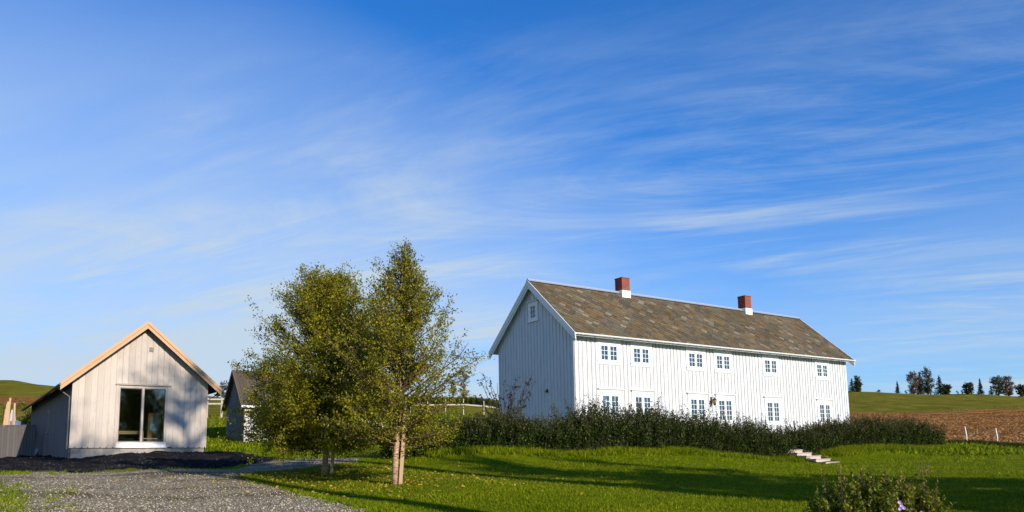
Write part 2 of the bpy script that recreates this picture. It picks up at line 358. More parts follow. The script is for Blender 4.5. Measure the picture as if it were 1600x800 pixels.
def height(X, Y):
    X = np.asarray(X, float); Y = np.asarray(Y, float)
    t = np.clip(X / np.maximum(Y, 9), KT[0], KT[-1])
    i = np.clip(np.searchsorted(KT, t) - 1, 0, len(KT) - 2); f = (t - KT[i]) / (KT[i + 1] - KT[i]); f = f * f * (3 - 2 * f)
    fy = np.clip(Y, -40, 2989); j = np.clip(np.searchsorted(YS, fy, side='right') - 1, 0, len(YS) - 2); g = (fy - YS[j]) / (YS[j + 1] - YS[j])
    z0 = TAB[i, j] * (1 - g) + TAB[i, j + 1] * g; z1 = TAB[i + 1, j] * (1 - g) + TAB[i + 1, j + 1] * g
    z = z0 * (1 - f) + z1 * f
    und = .05 * np.sin(X * .55 + 1.3) * np.sin(Y * .47) + .035 * np.sin(X * 1.3 + Y * .9)
    far = np.clip((Y - 60) / 60, 0, 1) * .35 * (np.sin(X * .07 + 2) + .6 * np.sin(X * .19 + Y * .05))
    return z + und * np.clip((Y - 8) / 6, 0, 1) * np.clip((40 - Y) / 6, .3, 1) + far
def H1(x, y): return float(height(x, y))
def ray(px_, py_):
    return rv * (px_ - 800) + uv_ * (YPP - py_) + fv * F
def at(px_, py_, start=6.0):
    """ground point seen at a photograph pixel"""
    d = ray(px_, py_); s = start
    while s < 400:
        t = s / d.y
        if d.z * t < H1(d.x * t, s): break
        s += .05 + s * .002
    t = s / d.y
    return Vector((d.x * t, s, H1(d.x * t, s)))
def atY(px_, Y):   # ground point straight below a pixel column at a distance
    x = (px_ - 800) / F * Y
    return Vector((x, Y, H1(x, Y)))

def poly_mask(X, Y, poly, soft):
    P = np.array(poly); n = len(P); inside = np.zeros(X.shape, bool); dist = np.full(X.shape, 1e9)
    for i in range(n):
        x0, y0 = P[i]; x1, y1 = P[(i + 1) % n]
        c = ((y0 > Y) != (y1 > Y)) & (X < (x1 - x0) * (Y - y0) / (y1 - y0 + 1e-12) + x0); inside ^= c
        dx, dy = x1 - x0, y1 - y0; t = np.clip(((X - x0) * dx + (Y - y0) * dy) / (dx * dx + dy * dy + 1e-12), 0, 1)
        dist = np.minimum(dist, np.hypot(X - x0 - t * dx, Y - y0 - t * dy))
    s = np.where(inside, dist, -dist)
    return np.clip(.5 + s / (2 * soft), 0, 1)
gp = lambda L: [tuple(at(a, b)[:2]) for a, b in L]
GRAVEL = [(-14, 2), (2, 2), (1.2, 6)] + gp([(640, 850), (585, 798), (500, 778), (430, 759), (378, 746), (400, 738), (470, 733)]) + \
    [tuple(at(560, 721)[:2]), tuple(at(560, 715)[:2]), tuple(at(470, 716)[:2])] + gp([(400, 722), (370, 733), (200, 736), (100, 738), (0, 741), (-80, 742)]) + [(-25, 18)]
SOIL = gp([(-60, 741), (0, 739), (100, 737), (200, 734.5), (340, 732), (400, 724), (445, 719), (400, 712)]) + [(-14.2, 40), (-15.6, 41), (-21, 37.2), (-36, 55), (-44, 50), (-30, 30)]
DIRT = gp([(-60, 750), (20, 749), (42, 762), (58, 785), (50, 830), (-90, 830)])
def masks(X, Y):
    t = X / np.maximum(Y, 1)
    g = poly_mask(X, Y, GRAVEL, .35); s = poly_mask(X, Y, SOIL, .4); d = poly_mask(X, Y, DIRT, .8)
    fld = np.clip((Y - (50.5 + np.clip((t - .55) * 10, -4, 1))) / 2, 0, 1) * np.clip((121 - (t - .44) * 28 - Y) / 4 + .5, 0, 1) * np.clip((t - .3) * 20, 0, 1)
    band = np.clip((Y - 90) / 4, 0, 1) * np.clip((106 - Y) / 4, 0, 1) * np.clip((-t - .5) * 20, 0, 1)
    return g, s, d, np.maximum(fld, band), np.clip((Y - 62) / 12, 0, 1)

def ground_mat(q, b):
    def att(nm):
        a = q.n('ShaderNodeAttribute'); a.attribute_name = nm; return a.outputs['Fac']
    P = q.coord()
    n_b = q.noise(P, .35, 5, .6); n_m = q.noise(P, 2.2, 6, .65); n_f = q.noise(P, 28, 5, .7)
    gr = q.ramp(n_m, [(.25, (.065, .09, .001)), (.5, (.12, .155, .002)), (.75, (.19, .21, .003))])
    gr = q.mix(q.range(n_f, .55, .8, 0, .55), gr, (.15, .17, .02))
    gr = q.mix(q.range(n_b, .52, .75, 0, .5), gr, (.20, .18, .015))
    md = q.ramp(q.noise(q.coord((1, .35, 1)), .45, 8, .75), [(.3, (.07, .075, .006)), (.5, (.15, .135, .012)), (.72, (.27, .21, .04))])
    gr = q.mix(att('meadow'), gr, md)
    vo = q.n('ShaderNodeTexVoronoi'); vo.inputs['Scale'].default_value = 38; vo.inputs['Randomness'].default_value = 1; q.l(P, vo.inputs['Vector'])
    sep = q.n('ShaderNodeSeparateColor'); q.l(vo.outputs['Color'], sep.inputs[0])
    gv = q.ramp(sep.outputs[0], [(0, (.09, .070, .038)), (.4, (.24, .195, .125)), (.75, (.40, .335, .225)), (1, (.56, .49, .36))])
    dirty = q.range(q.noise(q.coord((.35, 1, 1), rot=(0, 0, .45)), .8, 6, .6), .45, .62, 0, .92)
    gv = q.mix(dirty, gv, (.105, .082, .046))
    so_ = q.ramp(n_f, [(.3, (.008, .008, .009)), (.65, (.028, .025, .024)), (.78, (.09, .085, .08))])
    fd = q.ramp(q.noise(q.coord((.55, 1.3, 1)), 2.2, 9, .8, .3), [(.28, (.045, .018, .004)), (.45, (.17, .070, .014)), (.6, (.32, .14, .034)), (.78, (.46, .25, .085))])
    fb_ = q.noise(q.coord((.05, .55, 1), rot=(0, 0, .12)), 1.0, 4, .6)
    fd = q.mix(q.range(fb_, .5, .66, 0, .6), fd, (.09, .045, .015)); fd = q.mix(q.range(fb_, .52, .38, 0, .7), fd, (.46, .235, .075))
    def edge(a, amp=.7): return q.range(q.m('ADD', a, q.m('MULTIPLY', q.m('SUBTRACT', n_m, .5), amp)), .42, .58)
    c = q.mix(edge(att('gravel')), gr, gv)
    c = q.mix(edge(att('soil')), c, so_)
    c = q.mix(edge(att('field'), .5), c, fd)
    dm = q.range(q.m('ADD', att('dirt'), q.m('MULTIPLY', q.m('SUBTRACT', n_m, .5), 1.0)), .5, .8)
    c = q.mix(dm, c, q.mix(n_f, (.07, .075, .008), (.24, .24, .02)))
    q.l(c, b.inputs['Base Color'])
    hgt = q.m('ADD', q.m('MULTIPLY', n_f, .6), q.m('MULTIPLY', vo.outputs['Distance'], -.7))
    fh = q.noise(q.coord((.6, 1.2, 1)), 1.2, 8, .75)
    hh = q.m('ADD', hgt, q.m('MULTIPLY', q.m('MULTIPLY', att('field'), fh), 10.0))
    q.bump(hh, b, .8, .05)
M_GROUND = mat('ground', ground_mat, rough=1, spec=.02)

# polar sheet
ang = np.concatenate([np.arange(-180, -46, 3.0), np.arange(-46, 46, .33), np.arange(46, 180, 3.0)]) * math.pi / 180
rad = np.concatenate([[.4, 1.2, 2.2], np.geomspace(3.2, 75, 250), np.geomspace(76.5, 3000, 110)])
A, RR = np.meshgrid(ang, rad); GX = (RR * np.sin(A)).ravel(); GY = (RR * np.cos(A)).ravel()
GZ = height(GX, GY)
g_, s_, d_, f_, m_ = masks(GX, GY)
rg = np.random.default_rng(3)
GZ = GZ + s_ * (rg.normal(size=len(GZ)) * .035 + .10 * np.sin(GX * 2.1 + GY) * np.sin(GY * 1.7)) + f_ * rg.normal(size=len(GZ)) * .07
na, nr = len(ang), len(rad)
idx = np.arange(na * nr).reshape(nr, na)
a = idx[:-1, :]; b_ = np.roll(a, -1, axis=1); d2 = idx[1:, :]; c_ = np.roll(d2, -1, axis=1)
Q = np.stack([a, b_, c_, d2], axis=-1).reshape(-1, 4)
me = bpy.data.meshes.new('ground'); me.from_pydata(np.stack([GX, GY, GZ], 1).tolist() + [(0, 0, -1.48)], [],
    Q[:, ::-1].tolist() + [(idx[0, i], idx[0, (i + 1) % na], na * nr) for i in range(na)])
for nm, arr in (('gravel', g_), ('soil', s_), ('dirt', d_), ('field', f_), ('meadow', m_)):
    at_ = me.attributes.new(nm, 'FLOAT', 'POINT'); at_.data.foreach_set('value', np.append(arr, 0).astype(np.float32))
me.materials.append(M_GROUND); me.polygons.foreach_set('use_smooth', [True] * len(me.polygons)); me.update()
go = bpy.data.objects.new('ground', me); COL.objects.link(go); go['kind'] = 'structure'

# ---------------------------------------------------------------- farmhouse
HX, HY, HA = 3.0746, 37.7102, R(90) - 0.97704
HB = 1.0                                     # terrace level under the house
W_, L_ = 6.843, 22.712
ZE, ZR, OV, EV = 6.123, 9.47, .30, .461
SLP = (ZR - ZE) / (W_ / 2 + EV)
def roofz(v): return ZE + SLP * (EV + (v if v <= W_ / 2 else W_ - v))
hse = empty('farmhouse', (HX, HY, 0), HA)
tag(hse, 'long white two-storey board farmhouse with slate roof and two brick chimneys', 'house')
US = [1.708, 3.938, 8.048, 10.293, 14.521, 19.628]; WW = 1.105
UP = (4.907, 5.689); LO = (1.990, 3.140)
ops = sorted([(u - .03, u + WW + .03) for u in US])
T = .14; WT = roofz(0) - .16; WB = 1.22
wl = MB(); x = 0
for (u0, u1) in ops:
    wl.box((x, 0, WB), (u0, T, WT))
    wl.box((u0, 0, WB), (u1, T, LO[0] - .03)); wl.box((u0, 0, LO[1] + .03), (u1, T, UP[0] - .03)); wl.box((u0, 0, UP[1] + .03), (u1, T, WT)); x = u1
wl.box((x, 0, WB), (L_, T, WT))
wl.box((0, W_ - T, WB), (L_, W_, WT))
for u in (0, L_ - T):
    wl.prism([(u, T, WB), (u, W_ - T, WB), (u, W_ - T, roofz(T) - .17), (u, W_ / 2, ZR - .18), (u, T, roofz(T) - .17)], (T, 0, 0))
# battens on the long facade, real boards 24 mm proud
u = .02; j = 0
while u < L_:
    bw = .135 + .01 * rnd.random(); zs = [(WB - .05, WT)]; rr_ = rnd.random()
    for uu in US:
        if uu - .34 < u < uu + WW + .23:
            zs = [(WB - .05, LO[0] - .22), (LO[1] + .37, UP[0] - .22), (UP[1] + .34, WT)]
    for z0, z1 in zs:
        d = .022 + .006 * rnd.random()
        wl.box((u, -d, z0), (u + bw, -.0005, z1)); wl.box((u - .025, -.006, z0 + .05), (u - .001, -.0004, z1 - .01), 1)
    u += .278 + rnd.uniform(-.032, .032) + .01 * (rnd.random() - .5)
for u in (L_,):                                   # corner boards
    wl.box((u - .12, -.034, WB - .05), (u + .03, -.001, WT))
for i, v0 in enumerate(np.arange(.03, W_ - .1, .278)):
    v1 = v0 + .12; d = .022 + .006 * rnd.random()
    for ux, sg in ((0, -1), (L_, 1)):
        xa, xb = (ux + sg * d, ux + sg * .0005)
        if sg > 0: xa, xb = xb, xa
        top = lambda v: roofz(v) - .20
        lowcut = [(WB - .05, None)]
        if ux == 0 and 2.75 < v0 < 3.88: segs = [((WB - .05, WB - .05), (7.22, 7.22)), ((8.34, 8.34), (top(v0), top(v1)))]
        else: segs = [((WB - .05, WB - .05), (top(v0), top(v1)))]
        for (b0, b1), (t0, t1) in segs:
            if t0 - b0 < .02: continue
            wl.hexa([(xa, v0, b0), (xb, v0, b0), (xb, v1, b1), (xa, v1, b1), (xa, v0, t0), (xb, v0, t0), (xb, v1, t1), (xa, v1, t1)])
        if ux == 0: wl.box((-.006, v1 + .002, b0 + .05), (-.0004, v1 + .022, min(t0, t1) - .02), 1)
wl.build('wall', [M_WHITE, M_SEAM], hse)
fb = MB(); fb.box((.06, .06, HB - .6), (L_ - .06, W_ - .06, WB + .02)); fb.build('foundation', M_STONE, hse)
inn = MB(); inn.box((.3, 2.6, 1.25), (L_ - .3, 2.7, 6.2)); inn.box((.2, .2, 4.0), (L_ - .2, 2.6, 4.15)); inn.box((.2, .2, 1.22), (L_ - .2, 2.6, 1.26))
for uu in (3.2, 6.5, 9.7, 12.6, 17.5): inn.box((uu, T + .03, 1.27), (uu + .1, 2.59, 6.15))
inn.build('inner_room', M_ROOM, hse)
# roof: deck plus slates laid as diamonds
rf = MB()
for sgn in (0, 1):
    def V(u, v, dz): return (u, v if not sgn else W_ - v, ZE + SLP * (EV + v) + dz)
    rf.hexa([V(-OV, -EV, -.16), V(L_ + OV, -EV, -.16), V(L_ + OV, W_ / 2, -.16), V(-OV, W_ / 2, -.16), V(-OV, -EV, -.04), V(L_ + OV, -EV, -.04), V(L_ + OV, W_ / 2, -.04), V(-OV, W_ / 2, -.04)], 0)
SLn = math.hypot(W_ / 2 + EV, ZR - ZE); cs, sn = (W_ / 2 + EV) / SLn, (ZR - ZE) / SLn
D = .235
for sgn in (0, 1):
    nrow = int(SLn / D) + 2
    for r_ in range(nrow):
        s0 = r_ * D
        for k_ in range(int((L_ + 2 * OV) / (2 * D)) + 2):
            uc = -OV + (k_ + (.5 if r_ % 2 else 0)) * 2 * D + rnd.uniform(-.012, .012); j1 = rnd.uniform(.96, 1.12)
            pts = [(uc, s0 - D * j1, .028), (uc + D * j1, s0, .014), (uc, s0 + D, .0), (uc - D * j1, s0, .014)]
            pts = [(min(max(a, -OV - .02), L_ + OV + .02), min(max(b, -.03), SLn), c) for a, b, c in pts]
            if s0 - D * j1 >= SLn - .02: continue
            lift = rnd.uniform(0, .012)
            P3 = []
            for a, b, c in pts:
                v = -EV + b * cs; z = ZE + b * sn; n_ = c + lift - .030
                v -= sn * n_; z += cs * n_
                P3.append((a, v if not sgn else W_ - v, z))
            nx = Vector((0, -sn if not sgn else sn, cs)) * .02
            rf.prism(P3 if not sgn else P3[::-1], nx, 1)
rf.build('roof', [M_WHITE, M_SLATE], hse)
rc = MB()
for sg in (-1, 1):
    rc.bar((-OV - .03, W_ / 2 + sg * .075, ZR + .035), (L_ + OV, W_ / 2 + sg * .075, ZR + .035), .19, .025, up=(0, sg * sn, cs))
rc.tube([(-OV - .03, W_ / 2, ZR + .09), (L_ + OV, W_ / 2, ZR + .09)], .045, 8)
rc.build('ridge_cap', M_ZINC, hse)
# barge boards, two layers, both gables
for ux, sg in ((-OV, -1), (L_ + OV, 1)):
    for sl in (0, 1):
        bb = MB()
        for (wd, th, off, dz) in ((.19, .032, .0, -.02), (.17, .026, -.03, -.19), (.10, .035, .012, .035)):
            def E_(s, dz_): 
                v = -EV - .06 + s * cs; return (v if not sl else W_ - v, ZE - .06 * SLP + s * sn + dz_)
            e = SLn + .06 / cs
            pl = [E_(0, dz), E_(e, dz), E_(e, dz - wd / cs), E_(0, dz - wd / cs)]
            x0 = ux + sg * off
            bb.prism([(x0, a, b) for a, b in pl], (sg * th, 0, 0))
        bb.build('bargeboard', M_TRIM, hse)
# eave board, gutter with brackets
gt = MB(); R0 = .075; prof = []
for k_ in range(9):
    t = math.pi + math.pi * k_ / 8; prof.append((R0 * math.cos(t), R0 * math.sin(t)))
prof += [(R0 - .008, 0)] + [((R0 - .008) * math.cos(math.pi * 2 - math.pi * k_ / 8), (R0 - .008) * math.sin(math.pi * 2 - math.pi * k_ / 8)) for k_ in range(1, 9)]
gt.prism([(-OV + .02, -EV - .09 + a, ZE - .045 + b) for a, b in prof], (L_ + 2 * OV - .02, 0, 0))
for k_ in range(26):
    uu = .1 + k_ * .9
    gt.box((uu, -EV - .17, ZE - .045), (uu + .025, -EV - .01, ZE - .035)); gt.box((uu, -EV - .172, ZE - .13), (uu + .025, -EV - .166, ZE - .04))
gt.build('gutter', M_TRIM, hse, smooth=False)
fa = MB(); fa.box((-OV + .02, -EV + .004, ZE - .17), (L_ + OV - .02, -EV + .03, ZE - .02)); fa.build('fascia', M_TRIM, hse)
# chimneys
for uc, zt, zb in ((6.47, 10.35, 9.27), (17.26, 10.42, 9.25)):
    hw = .30
    ch = MB(); ch.box((uc - hw, W_ / 2 - hw, 9.42), (uc + hw, W_ / 2 + hw, zt)); ch.box((uc - hw - .02, W_ / 2 - hw - .02, zt), (uc + hw + .02, W_ / 2 + hw + .02, zt + .05))
    c = ch.build('chimney', M_BRICK, hse)
    cb = MB(); cb.box((uc - hw - .03, W_ / 2 - hw - .03, 8.6), (uc + hw + .03, W_ / 2 + hw + .03, 9.62)); cb.build('flashing', M_TRIM, c)
    cf = MB(); cf.box((uc - .15, W_ / 2 - .15, zt + .052), (uc + .15, W_ / 2 + .15, zt + .08)); cf.build('flue_opening', M_BLACK, c)
# windows: one of each storey, then copies of every piece
def make_window(h, rows, lower):
    """local origin: lower left of the glass; returns list of (name, mesh object, depth)"""
    cs_ = MB(); g = .03
    cs_.box((-.22, -.045, -.20), (WW + .22, 0.0, -.035)); cs_.box((-.24, -.085, -.06), (WW + .24, -.047, -.03))
    cs_.box((-.22, -.045, h + .035), (WW + .22, 0, h + .29))
    cs_.box((-.22, -.043, -.035), (-.03, 0, h + .035)); cs_.box((WW + .03, -.043, -.035), (WW + .22, 0, h + .035))
    cs_.box((WW / 2 - .05, -.05, -.033), (WW / 2 + .05, .05, h + .033))
    if lower:
        cs_.box((-.32, -.14, h + .30), (WW + .32, -.002, h + .33)); cs_.box((-.27, -.09, h + .27), (WW + .27, -.047, h + .298))
    else:
        cs_.box((-.26, -.06, h + .291), (WW + .26, -.002, h + .315))
    base = cs_.build('window', M_TRIM)
    subs = []
    for s0 in (0, WW / 2 + .05):
        s1 = s0 + WW / 2 - .05; fr = .035; sb = MB(); y0, y1 = -.018, .018
        sb.box((s0 - .028, y0, -.033), (s0 + fr, y1, h + .033)); sb.box((s1 - fr, y0, -.033), (s1 + .028, y1, h + .033))
        sb.box((s0 + fr, y0, -.033), (s1 - fr, y1, fr)); sb.box((s0 + fr, y0, h - fr), (s1 - fr, y1, h + .033))
        mid = (s0 + s1) / 2; sb.box((mid - .011, y0 + .004, fr), (mid + .011, y1 - .004, h - fr))
        for k_ in range(1, rows):
            z = fr + (h - 2 * fr) * k_ / rows
            sb.box((s0 + fr, y0 + .006, z - .011), (mid - .011, y1 - .006, z + .011)); sb.box((mid + .011, y0 + .006, z - .011), (s1 - fr, y1 - .006, z + .011))
        subs.append(sb.build('sash', M_TRIM, base))
        gl = MB(); gl.box((s0 + fr - .01, .0, fr - .01), (s1 - fr + .01, .004, h - fr + .01)); subs.append(gl.build('pane', M_GLASSH, base))
    return base, subs
def curtain(w0, w1, h, seed):
    rr = random.Random(seed); mb = MB(); n = 14; pts = []
    for i in range(n + 1):
        x = w0 + (w1 - w0) * i / n; pts.append((x, .075 + .018 * math.sin(i * 1.9 + rr.random())))
    for i in range(n):
        (xa, ya), (xb, yb) = pts[i], pts[i + 1]
        mb.hexa([(xa, ya, -.1), (xb, yb, -.1), (xb, yb + .004, -.1), (xa, ya + .004, -.1), (xa, ya, h), (xb, yb, h), (xb, yb + .004, h), (xa, ya + .004, h)])
    return mb
for (z0, z1), rows, lower in ((UP, 3, False), (LO, 4, True)):
    base, subs = make_window(z1 - z0, rows, lower)
    for i, u in enumerate(US):
        o = base if i == 0 else base.copy()
        if i: COL.objects.link(o)
        o.parent = hse; o.location = (u, 0, z0)
        if i:
            for s in subs: c = s.copy(); COL.objects.link(c); c.parent = o
        h = z1 - z0 + .1; sd = i * 7 + rows
        curtain(-.05, .30 + .24 * random.Random(sd).random(), h, sd).build('curtain', M_CURT, o)
        curtain(WW - .30 - .24 * random.Random(sd + 1).random(), WW + .05, h, sd + 2).build('curtain', M_CURT, o)
# gable window and vent
gw = MB(); v0, v1, z0, z1 = 3.10, 3.66, 7.42, 8.16
gw.box((-.05, v0 - .18, z0 - .14), (-.001, v1 + .18, z0)); gw.box((-.05, v0 - .18, z1), (-.001, v1 + .18, z1 + .16))
gw.box((-.048, v0 - .14, z0), (-.001, v0, z1)); gw.box((-.048, v1, z0), (-.001, v1 + .14, z1))
gw.box((-.12, v0 - .28, z1 + .17), (-.002, v1 + .28, z1 + .20)); gw.box((-.09, v0 - .22, z0 - .17), (-.002, v1 + .22, z0 - .142))
gwo = gw.build('gable_window', M_TRIM, hse)
gs = MB(); gs.box((-.04, v0, z0), (-.012, v0 + .07, z1)); gs.box((-.04, v1 - .07, z0), (-.012, v1, z1)); gs.box((-.04, v0 + .07, z0), (-.012, v1 - .07, z0 + .06)); gs.box((-.04, v0 + .07, z1 - .06), (-.012, v1 - .07, z1))
gs.box((-.036, (v0 + v1) / 2 - .012, z0 + .06), (-.014, (v0 + v1) / 2 + .012, z1 - .06))
for k_ in (1, 2): gs.box((-.034, v0 + .07, z0 + (z1 - z0) * k_ / 3 - .012), (-.016, v1 - .07, z0 + (z1 - z0) * k_ / 3 + .012))
gs.build('sash', M_TRIM, gwo)
gp_ = MB(); gp_.box((-.010, v0 + .05, z0 + .04), (-.004, v1 - .05, z1 - .04)); gp_.build('pane', M_GLASSD, gwo)
vn = MB(); vn.box((-.035, 3.30, 8.44), (-.002, 3.50, 8.64))
for k_ in range(4): vn.box((-.05, 3.32, 8.46 + k_ * .045), (-.036, 3.48, 8.475 + k_ * .045))
vn.build('vent', M_TRIM, hse)
ws = MB(); ws.box((-.09, 2.20, 3.38), (-.026, 2.30, 3.54)); ws.tube([(-.09, 2.25, 3.44), (-.16, 2.25, 3.40)], .035, 8); ws.build('outdoor_socket', M_BLACK, hse)
# wall lantern
ln = MB(); ln.box((9.60, -.06, 2.80), (9.70, -.03, 3.28)); ln.tube([(9.65, -.06, 3.15), (9.65, -.16, 3.27), (9.68, -.26, 3.24)], .015, 6)
ln.lathe((9.68, -.26, 2.9), [(.0, .34), (.03, .33), (.05, .29), (.14, .22), (.13, .20)], 10); ln.lathe((9.68, -.26, 2.84), [(0, -.06), (.03, -.05), (.06, .0), (.075, .02)], 10)
for k_ in range(6):
    t = k_ * math.pi / 3; ln.tube([(9.68 + .075 * math.cos(t), -.26 + .075 * math.sin(t), 2.86), (9.68 + .125 * math.cos(t), -.26 + .125 * math.sin(t), 3.10)], .009, 4)
lno = ln.build('wall_lantern', M_BLACK, hse)
lg = MB(); lg.lathe((9.68, -.26, 2.86), [(.06, 0), (.11, .24)], 8); lg.build('lantern_glass', M_AMBER, lno)

# ---------------------------------------------------------------- new wood-clad building (left)
SXO, SYO, SA = -20.4726, 35.7268, .63665; SB = .873
SW, SDp = 6.036, 19.8; SZE, SZR = 3.84, 6.947; SO = .5
ssl = (SZR - SZE) / (SW / 2 + SO)
shd = empty('timber_annex', (SXO, SYO, 0), SA)
tag(shd, 'gabled annex in pale vertical boards with large glazed front and orange bargeboards', 'annex')
def sroof(u): return SZE + ssl * (SO + (u if u <= SW / 2 else SW - u))
WX0, WX1, WZ0, WZ1 = 1.95, 4.09, 1.08, 3.78
wl = MB(); T = .16
def gablepoly(u0, u1, z0):
    pts = [(u0, 0, z0), (u1, 0, z0), (u1, 0, sroof(u1) - .2)]
    if u0 < SW / 2 < u1: pts.append((SW / 2, 0, sroof(SW / 2) - .2))
    pts.append((u0, 0, sroof(u0) - .2)); return pts
wl.prism(gablepoly(0, WX0, SB), (0, T, 0)); wl.prism(gablepoly(WX1, SW, SB), (0, T, 0)); wl.prism(gablepoly(WX0, WX1, WZ1), (0, T, 0)); wl.box((WX0, 0, SB), (WX1, T, WZ0))
# over-boards on the front
u = -.02; 
while u < SW:
    bw = .215 + rnd.uniform(-.012, .012); u1 = min(u + bw, SW + .02)
    segs = [(SB - .04, None)]
    if u1 > WX0 - .12 and u < WX1 + .14: segs = [(SB - .04, SB + .0), (WZ1 + .14, None)]
    for z0, z1 in segs:
        if z1 is not None: continue
        d = .022 + rnd.random() * .007
        pl = [(u, -d, z0), (u1, -d, z0), (u1, -d, sroof(min(max(u1, 0), SW)) - .21)]
        if u < SW / 2 < u1: pl.append((SW / 2, -d, sroof(SW / 2) - .21))
        pl.append((u, -d, sroof(min(max(u, 0), SW)) - .21)); wl.prism(pl, (0, d - .0005, 0))
    u += .262
for (a, b_1) in ((WX0 - .12, WX0 - .02), (WX1 + .03, WX1 + .13)): wl.box((a, -.034, SB - .04), (b_1, -.0005, WZ1 + .12))
wl.build('front_wall', M_CLAD, shd)
sw2 = MB()
sw2.box((0, T, SB - .55), (T, SDp, sroof(0) - .18)); sw2.box((SW - T, T, SB - .1), (SW, SDp, sroof(0) - .18))
sw2.prism([(0, SDp, SB - .5), (SW, SDp, SB - .5), (SW, SDp, sroof(SW) - .2), (SW / 2, SDp, SZR - .2), (0, SDp, sroof(0) - .2)], (0, T, 0))
y = .0
while y < SDp:
    sw2.box((-.026 - .004 * rnd.random(), y, SB - .55), (-.0005, y + .21, sroof(0) - .19)); sw2.box((SW + .0005, y, SB - .1), (SW + .026, y + .21, sroof(0) - .19)); y += .262
sw2.build('side_wall', M_CLADD, shd)
sb_ = MB(); sb_.box((.06, .05, SB - .75), (SW - .06, SDp - .1, SB - .06)); sb_.build('foundation', M_CONC, shd)
rf = MB()
for sgn in (0, 1):
    for (dz0, dz1, ins, mi) in ((-.15, -.03, .02, 0), (-.03, .015, -.03, 1)):
        def V(u, v, dz):
            return (u if not sgn else SW - u, v, SZE + ssl * (SO + u) + dz)
        e0, e1 = -SO - ins * -1 if False else -SO + ins, SW / 2
        rf.hexa([V(e0, -.46, dz0), V(e1, -.46, dz0), V(e1, SDp + .4, dz0), V(e0, SDp + .4, dz0), V(e0, -.46, dz1), V(e1, -.46, dz1), V(e1, SDp + .4, dz1), V(e0, SDp + .4, dz1)], mi)
rf.build('roof', [M_DKWOOD, M_ROOFD], shd)
for sl in (0, 1):
    for (wd, th, y0, dz, nm) in ((.26, .03, -.49, .03, 'bargeboard'), (.13, .035, -.53, .05, 'bargeboard')):
        bb = MB(); 
        def E_(u, dz_): return (u if not sl else SW - u, y0, SZE + ssl * (SO + u) + dz_)
        cc = math.sqrt(1 + ssl * ssl)
        bb.prism([E_(-SO - .06, dz), E_(SW / 2, dz), E_(SW / 2, dz - wd * cc), E_(-SO - .06, dz - wd * cc)], (0, th, 0)); bb.build(nm, M_PINE, shd)
gt = MB()
for uu in (-SO - .06, SW + SO + .06):
    gt.prism([(uu + .06 * math.cos(math.pi + math.pi * k_ / 6), -.45, SZE - .08 + .06 * math.sin(math.pi + math.pi * k_ / 6)) for k_ in range(7)], (0, SDp + .8, 0))
gt.build('gutter', M_METALD, shd)
for ux, xw in ((-SO - .06, -.07), (SW + SO + .06, SW + .07)):
    dp = MB(); dp.tube([(ux, .25, SZE - .12), (ux, .25, SZE - .25), (xw, .3, SZE - .62), (xw, .3, SB - .1)], .035, 8); dp.build('downpipe', M_METALD if ux > 0 else M_CLADD, shd)
vt = MB(); vt.box((3.20, -.055, 5.55), (3.40, -.03, 5.76)); [vt.box((3.22, -.065, 5.58 + k_ * .05), (3.38, -.056, 5.6 + k_ * .05)) for k_ in range(4)]; vt.build('vent', M_STONE, shd)
wf = MB(); wf.box((WX0, -.02, WZ0), (WX0 + .05, .1, WZ1)); wf.box((WX1 - .05, -.02, WZ0), (WX1, .1, WZ1)); wf.box((WX0 + .05, -.02, WZ1 - .06), (WX1 - .05, .1, WZ1)); wf.box((WX0 + .05, -.02, WZ0), (WX1 - .05, .1, WZ0 + .05))
mm = (WX0 + WX1) / 2; wf.box((mm - .045, -.03, WZ0 + .05), (mm + .045, .1, WZ1 - .06))
wf.box((WX0 - .16, -.10, WZ1 + .08), (WX1 + .2, -.035, WZ1 + .115))
wfo = wf.build('window', M_CLAD, shd)
for a, b_1 in ((WX0 + .05, mm - .045), (mm + .045, WX1 - .05)):
    g = MB(); g.box((a, .03, WZ0 + .05), (b_1, .036, WZ1 - .06)); g.build('pane', M_GLASS, wfo)
    s = MB(); s.box((a, .01, WZ0 + .05), (a + .03, .028, WZ1 - .06)); s.box((b_1 - .03, .01, WZ0 + .05), (b_1, .028, WZ1 - .06)); s.box((a + .03, .01, WZ1 - .1), (b_1 - .03, .028, WZ1 - .06)); s.box((a + .03, .01, WZ0 + .05), (b_1 - .03, .028, WZ0 + .09)); s.build('sash', M_BLACK, wfo)
sl_ = MB(); sl_.box((WX0 - .04, -.06, SB - .03), (WX1 + .04, -.002, WZ0 - .02)); sl_.box((WX0 - .05, -.09, WZ0 - .02), (WX1 + .05, -.002, WZ0)); sl_.build('window_apron', M_TRIM, wfo)
rm = MB(); rm.box((.4, T + .01, SB - .05), (5.6, 6.2, SB + .02)); rm.box((.4, 6.2, SB), (5.6, 6.3, 4.2)); rm.box((.4, T + .2, 3.9), (5.6, 6.2, 4.0)); rm.box((.4, T + .2, SB), (.5, 6.2, 3.9)); rm.box((5.5, T + .2, SB), (5.6, 6.2, 3.9)); rm.build('inner_room', M_ROOM, shd)
sdw = MB(); sdw.box((-.05, 9.0, 3.05), (-.03, 9.5, 3.1)); sdw.box((-.05, 9.0, 1.9), (-.03, 9.06, 3.05)); sdw.box((-.09, 8.95, 1.85), (-.03, 9.55, 1.9)); sdw.build('side_window', M_CLAD, shd)
